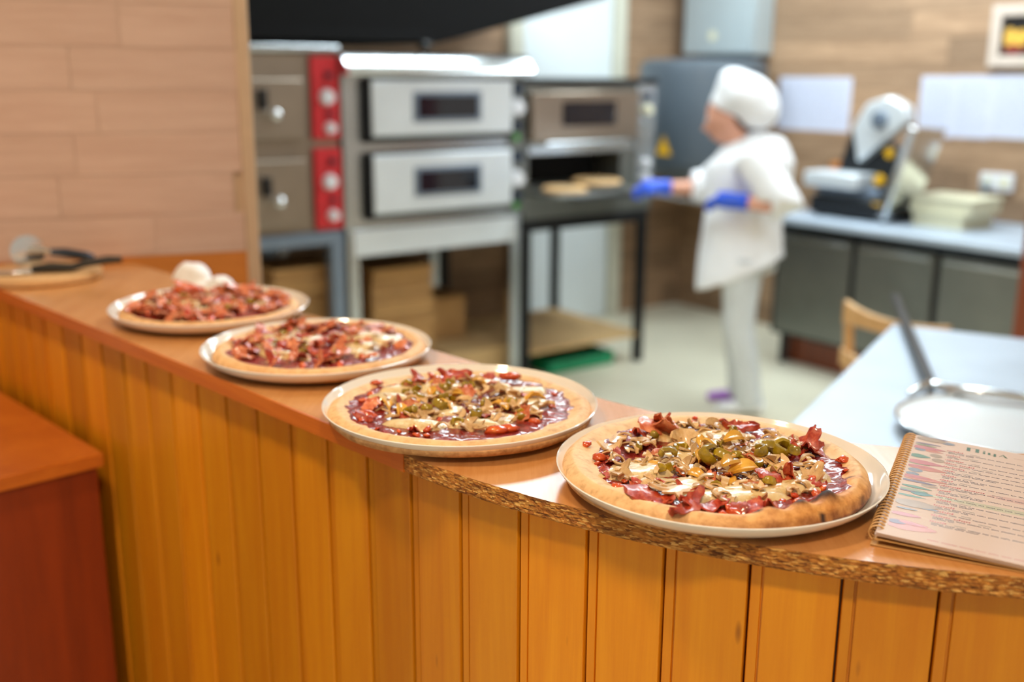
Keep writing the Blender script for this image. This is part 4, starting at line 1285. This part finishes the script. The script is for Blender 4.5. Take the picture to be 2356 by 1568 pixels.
for (z, x0, x1, lb) in ((.8305, 1.09, 1.36, 'lower one of two stacked cream plastic trays beside the slicer'), (.905, 1.07, 1.40, 'upper one of two stacked cream plastic trays beside the slicer')):
    o = thing('plastic_tray', lb, 'tray', K(0, 0, z), RZ_R, 'stacked cream trays')
    mb = MB().box(x0, x1, .80, 1.06, 0, .006)
    mb.box(x0, x1, .80, .806, .006, .066); mb.box(x0, x1, 1.054, 1.06, .006, .066); mb.box(x0, x0+.006, .806, 1.054, .006, .066); mb.box(x1-.006, x1, .806, 1.054, .006, .066)
    mb.build('tub', 'cream_plastic', o)
    MB().box(x0-.012, x1+.012, .788, 1.072, .066, .0735).build('lid', 'cream_plastic', o, bevel=.003)
bx = thing('wooden_box', 'orange-brown wooden box on the worktable behind the cook', 'box', K(0, 0, .8305), RZ_R)
mb = MB().box(.40, .545, 1.02, 1.26, 0, .012); mb.box(.40, .545, 1.02, 1.032, .012, .24); mb.box(.40, .545, 1.248, 1.26, .012, .24); mb.box(.40, .412, 1.032, 1.248, .012, .24); mb.box(.533, .545, 1.032, 1.248, .012, .24)
mb.build('body', 'wainscot_wood', bx)
MB().box(.395, .55, 1.015, 1.265, .2405, .252).build('lid', 'wainscot_wood', bx, bevel=.002)

# cardboard boxes under the ovens, one by one
pb = MB()
pb.box(-.160, .160, -.160, .165, 0, .0305); box_lo = pb.mesh('tray'); box_lo.materials.append(MATS['cardboard'])
pb = MB(); pb.box(-.172, .172, -.173, .17, .031, .0535); box_hi = pb.mesh('lid'); box_hi.materials.append(MATS['cardboard'])
rb = random.Random(8)
def pizza_box_stack(s, w, n, where):
    names = ['bottom', 'second', 'third', 'fourth', 'fifth', 'sixth', 'seventh', 'eighth', 'ninth', 'tenth', 'eleventh', 'twelfth', 'thirteenth']
    for k in range(n):
        lb = 'flat brown pizza box, %s from the floor in the stack %s' % (names[k] if k else 'lowest', where)
        if k == n-1: lb = 'flat brown pizza box on top of the stack ' + where
        if k == 0: lb = 'flat brown pizza box lying lowest in the stack ' + where
        p = K(s+rb.uniform(-.008, .008), w+rb.uniform(-.01, .01), k*.0545+.0005)
        t = thing('pizza_box', lb, 'box', p, RZ_L+rb.uniform(-.03, .03), 'stacked pizza boxes')
        for nm, me in (('tray', box_lo), ('lid', box_hi)):
            o = bpy.data.objects.new(nm, me); COL.objects.link(o); o.parent = t
pizza_box_stack(-1.935, .30, 13, 'under the red-panelled oven')
pizza_box_stack(-1.425, .33, 12, 'under the middle oven')
def carton(s0, s1, w0, w1, h_, label, mat):
    t = thing('cardboard_carton', label, 'carton', K((s0+s1)/2, (w0+w1)/2, .0005), RZ_L)
    a, c_ = (s1-s0)/2, (w1-w0)/2
    MB().box(-a, a, -c_, c_, 0, h_).build('body', mat, t, bevel=.003)
    MB().box(-a, -.003, -c_, c_, h_+.0005, h_+.004).build('flap', mat, t); MB().box(.003, a, -c_, c_, h_+.0005, h_+.004).build('flap', mat, t)
carton(-1.235, -.93, .37, .67, .42, 'taller brown carton under the middle oven next to the pizza boxes', 'cardboard')
carton(-1.22, -.78, .075, .345, .20, 'low pale carton on the floor in front of the taller carton', 'cardboard_pale')
gt = thing('green_crate', 'green plastic crate on the floor below the open oven', 'crate', K(0, 0, .0005), RZ_L)
mb = MB().box(-.60, -.15, .06, .40, 0, .01)
for a in ((-.60, -.15, .06, .07), (-.60, -.15, .39, .40), (-.60, -.59, .07, .39), (-.16, -.15, .07, .39)): mb.box(*a, .01, .07)
mb.build('body', 'green_plastic', gt)

# ------------------------------------------------------------------ the cook
# body axes: forward F (towards the oven), left L (towards the camera)
CO = Vector((1.06, 4.90))
CF = Vector((-.95, .31)).normalized(); CL = Vector((-CF.y, CF.x))
cook_rz = math.atan2(CF.y, CF.x)
cook_loc = (CO.x, CO.y, 0)
# local x forward, y left
def ell(mb, x, y, z, a, b_, c_, n1_=18, n2_=12, M=None):
    vs = []; fs = []
    for j in range(n2_+1):
        th = PI*j/n2_
        for i in range(n1_):
            ph = 2*PI*i/n1_
            vs.append(Vector((x+a*math.sin(th)*math.cos(ph), y+b_*math.sin(th)*math.sin(ph), z+c_*math.cos(th))))
    for j in range(n2_):
        for i in range(n1_):
            fs.append((j*n1_+i, j*n1_+(i+1) % n1_, (j+1)*n1_+(i+1) % n1_, (j+1)*n1_+i))
    return mb.add(vs, fs, M)

# joints (local): near arm = left (+y), far arm = right (-y)
SH_L, EL_L, WR_L = (-.03, .175, 1.200), (-.205, .250, 1.005), (.005, .240, 1.018)
SH_R, EL_R, WR_R = (.02, -.175, 1.195), (.20, -.225, 1.025), (.415, -.14, 1.025)
HD = Vector((.092, .0, 1.370))
tilt = Matrix.Translation(HD) @ Matrix.Rotation(deg(16), 4, 'Y') @ Matrix.Translation(-HD)
mb = MB()
ell(mb, HD.x, HD.y, HD.z, .092, .074, .112, M=tilt)                       # skull
ell(mb, HD.x+.035, HD.y, HD.z-.055, .052, .050, .060, M=tilt)             # jaw
mb.add(*(lambda q: (q.v, q.f))(MB().tube([(HD.x+.078, 0, HD.z+.01), (HD.x+.112, 0, HD.z-.03), (HD.x+.09, 0, HD.z-.042)], [.011, .015, .010], 8)), M=tilt)   # nose
mb.add(*(lambda q: (q.v, q.f))(MB().tube([(HD.x+.085, -.022, HD.z-.066), (HD.x+.092, 0, HD.z-.066), (HD.x+.085, .022, HD.z-.066)], [.007, .009, .007], 8)), M=tilt)  # lips
for sy in (-1, 1):
    ell(mb, HD.x-.005, sy*.076, HD.z-.015, .020, .010, .032, 10, 8, tilt)   # ears
    ell(mb, HD.x+.078, sy*.032, HD.z+.012, .014, .018, .012, 10, 8, tilt)   # brow and eye region
mb.tube([(.0, 0, 1.20), (.03, 0, 1.25), (.082, 0, 1.33)], [.062, .054, .056], 14)
# trunk and legs under the clothes
mb.tube([(-.005, 0, .72), (0, 0, .86), (-.005, 0, 1.0), (-.01, 0, 1.12), (-.005, 0, 1.21), (0, 0, 1.24)], [(.100, .13), (.105, .135), (.09, .12), (.09, .135), (.075, .125), (.045, .06)], 20)
def arm(sh, el, wr, r0, r1, r2):
    s_, e_, w_ = Vector(sh), Vector(el), Vector(wr)
    mb.tube([s_, s_.lerp(e_, .5), e_, e_.lerp(w_, .3), w_], [r0, r0*.92, r1, r1*.98, r2], 12)
arm(SH_L, EL_L, WR_L, .042, .038, .028); arm(SH_R, EL_R, WR_R, .042, .038, .028)
LEGS = [((-.02, .085, .75), (-.02, .095, .42), (-.10, .085, .07)), ((-.01, -.085, .75), (.0, -.09, .42), (-.035, -.085, .07))]
for hip, kn_, an in LEGS:
    h_, k_, a_ = Vector(hip), Vector(kn_), Vector(an)
    mb.tube([h_, h_.lerp(k_, .5), k_, k_.lerp(a_, .35), a_], [.085, .075, .055, .056, .038], 14)
for wr, el in ((WR_L, EL_L), (WR_R, EL_R)):                                # palms, covered by the gloves
    d = (Vector(wr)-Vector(el)).normalized()
    mb.tube([Vector(wr), Vector(wr)+d*.05], [(.026, .018), (.030, .017)], 10)
person = link('person', remeshed(mb, .0085, 'person', 4), 'skin', loc=cook_loc, rot=(0, 0, cook_rz))
tag(person, 'cook in white uniform, white cap and blue gloves reaching towards the open oven', 'person')
# eyes
for sy in (-1, 1):
    mbe = MB(); ell(mbe, HD.x+.083, sy*.032, HD.z+.010, .010, .013, .009, 10, 8, tilt); mbe.build('eye', 'knob_white', person, smooth=80)
# hair at the nape
mbh = MB(); ell(mbh, HD.x-.045, 0, HD.z+.0, .058, .070, .085, M=tilt); link('hair', remeshed(mbh, .008, 'hair', 3), 'hair_brown', person)
# cap: band plus a soft, backwards-leaning puff
mbc = MB()
capM = Matrix.Translation(HD + Vector((-.008, 0, .022))) @ Matrix.Rotation(deg(-24), 4, 'Y')
mbc.lathe([(0, .0), (.098, .0), (.102, .03), (.104, .075), (0, .08)], 28, capM)
ell(mbc, -.040, 0, .100, .150, .135, .095, M=capM); ell(mbc, -.105, .01, .065, .105, .115, .090, M=capM); ell(mbc, .015, -.01, .130, .10, .11, .062, M=capM); ell(mbc, -.04, .05, .085, .10, .10, .08, M=capM)
link('chef_hat', remeshed(mbc, .009, 'chef_hat', 5), 'cloth_white', person)
# jacket with elbow sleeves and a flared, uneven hem
mbj = MB()
mbj.tube([(.0, 0, .655), (.0, 0, .70), (-.005, 0, .82), (-.01, 0, .95), (-.018, 0, 1.08), (-.022, 0, 1.17), (-.01, 0, 1.235), (.012, 0, 1.285)],
         [(.205, .200), (.195, .195), (.170, .185), (.150, .175), (.148, .195), (.135, .200), (.105, .165), (.070, .085)], 28)
ell(mbj, -.07, 0, 1.12, .10, .16, .13)
def sleeve(sh, el, wr, k):
    s_, e_, w_ = Vector(sh), Vector(el), Vector(wr)
    mbj.tube([s_+Vector((0, 0, .012)), s_.lerp(e_, .35), s_.lerp(e_, .7), e_, e_.lerp(w_, k)], [.086, .088, .088, .086, .078], 16)
sleeve(SH_L, EL_L, WR_L, .24); sleeve(SH_R, EL_R, WR_R, .30)
jm = remeshed(mbj, .011, 'jacket', 5)
for vtx in jm.vertices:                                   # cloth folds, hem lower in front
    c_ = vtx.co
    f_ = mnoise.noise(Vector((c_.x*9, c_.y*9, c_.z*5)))*.010 + mnoise.noise(Vector((c_.x*22, c_.y*22, c_.z*9)))*.004
    vtx.co += vtx.normal*f_
    if c_.z < .86: vtx.co.z -= (.86-c_.z)*max(-.6, min(.5, c_.x*2.2))
link('jacket', jm, 'cloth_white', person)
# trousers
mbt = MB()
mbt.tube([(-.005, 0, .86), (-.01, 0, .78), (-.005, 0, .68)], [(.110, .140), (.130, .158), (.128, .165)], 24)
for hip, kn_, an in LEGS:
    h_, k_, a_ = Vector(hip), Vector(kn_), Vector(an)
    mbt.tube([h_, h_.lerp(k_, .4), k_, k_.lerp(a_, .5), a_+Vector((0, 0, -.03))], [(.105, .095), (.098, .088), (.082, .074), (.074, .068), (.068, .064)], 18)
tm = remeshed(mbt, .010, 'trousers', 4)
for vtx in tm.vertices:
    c_ = vtx.co
    vtx.co += vtx.normal*(mnoise.noise(Vector((c_.x*14, c_.y*14, c_.z*4)))*.008)
link('trousers', tm, 'trouser_white', person)
# gloves: palm, four fingers and a thumb each, closed round the peel handle
def glove(wr, el, handle_dir, side):
    w_ = Vector(wr); d = (w_-Vector(el)).normalized()
    up = Vector((0, 0, 1)); sd = d.cross(up).normalized(); up = sd.cross(d).normalized()
    g = MB()
    g.tube([w_-d*.055, w_-d*.01, w_+d*.03, w_+d*.085], [(.038, .038), (.036, .036), (.044, .040), (.044, .036)], 14)
    for k in range(4):
        o_ = sd*(-.030+.020*k)
        L = (.032, .037, .035, .027)[k]
        p0 = w_ + d*.078 + o_; p1 = p0 + d*L - up*.010; p2 = p1 + d*.010 - up*L*.85; p3 = p2 - d*.022 - up*.012
        g.tube([p0, p1, p2, p3], [.0125, .012, .0115, .009], 8)
    q0 = w_ + d*.02 + sd*side*.034; q1 = q0 + d*.035 + sd*side*.016 - up*.014; q2 = q1 + d*.024 - sd*side*.012 - up*.020
    g.tube([q0, q1, q2], [.015, .0135, .010], 8)
    return remeshed(g, .005, 'glove', 2)
gl = link('glove', glove(WR_L, EL_L, None, 1), 'glove_blue', person)
gr = link('glove', glove(WR_R, EL_R, None, -1), 'glove_blue', person)
tag(gl, 'blue rubber glove on the near hand'); tag(gr, 'blue rubber glove on the outstretched hand')
for (hip, kn_, an), nm in zip(LEGS, (0, 1)):
    a_ = Vector(an); s_ = MB()
    s_.tube([a_+Vector((-.06, 0, -.035)), a_+Vector((0, 0, -.03)), a_+Vector((.08, 0, -.04)), a_+Vector((.16, 0, -.05))], [(.036, .030), (.042, .036), (.044, .028), (.034, .018)], 14)
    sm = remeshed(s_, .007, 'shoe', 3)
    for vtx in sm.vertices: vtx.co.z = max(vtx.co.z, .0015)
    link('shoe', sm, 'shoe_purple' if nm else 'cloth_white', person)
# the peel in the cook's hands
A = Vector(cook_loc) + Matrix.Rotation(cook_rz, 3, 'Z') @ (Vector(WR_R)+Vector((.07, .02, -.03)))
Bp = K(-.42, -.12, 1.004)
B0 = Vector(cook_loc) + Matrix.Rotation(cook_rz, 3, 'Z') @ (Vector(WR_L)+Vector((.06, -.01, -.025)))
pl2 = thing('oven_peel', 'long thin steel peel held by the cook in front of the open oven', 'peel', tuple(A), 0)
dirp = (Bp-A).normalized()
MB().tube([B0-A, Vector((0, 0, 0)), (Bp-A)*.62], [.009, .009, .009], 8).build('handle', 'steel', pl2, smooth=60)
e0 = (Bp-A)*.60
Mx = Matrix.Translation(e0) @ dirp.to_track_quat('X', 'Z').to_matrix().to_4x4()
Lb = (Bp-A).length*.42
MB().prism([(0, -.02), (.03, -.07), (Lb, -.075), (Lb, .075), (.03, .07), (0, .02)], -.0015, .0015, 'z', Mx).build('blade', 'steel_dark', pl2, bevel=.0005)
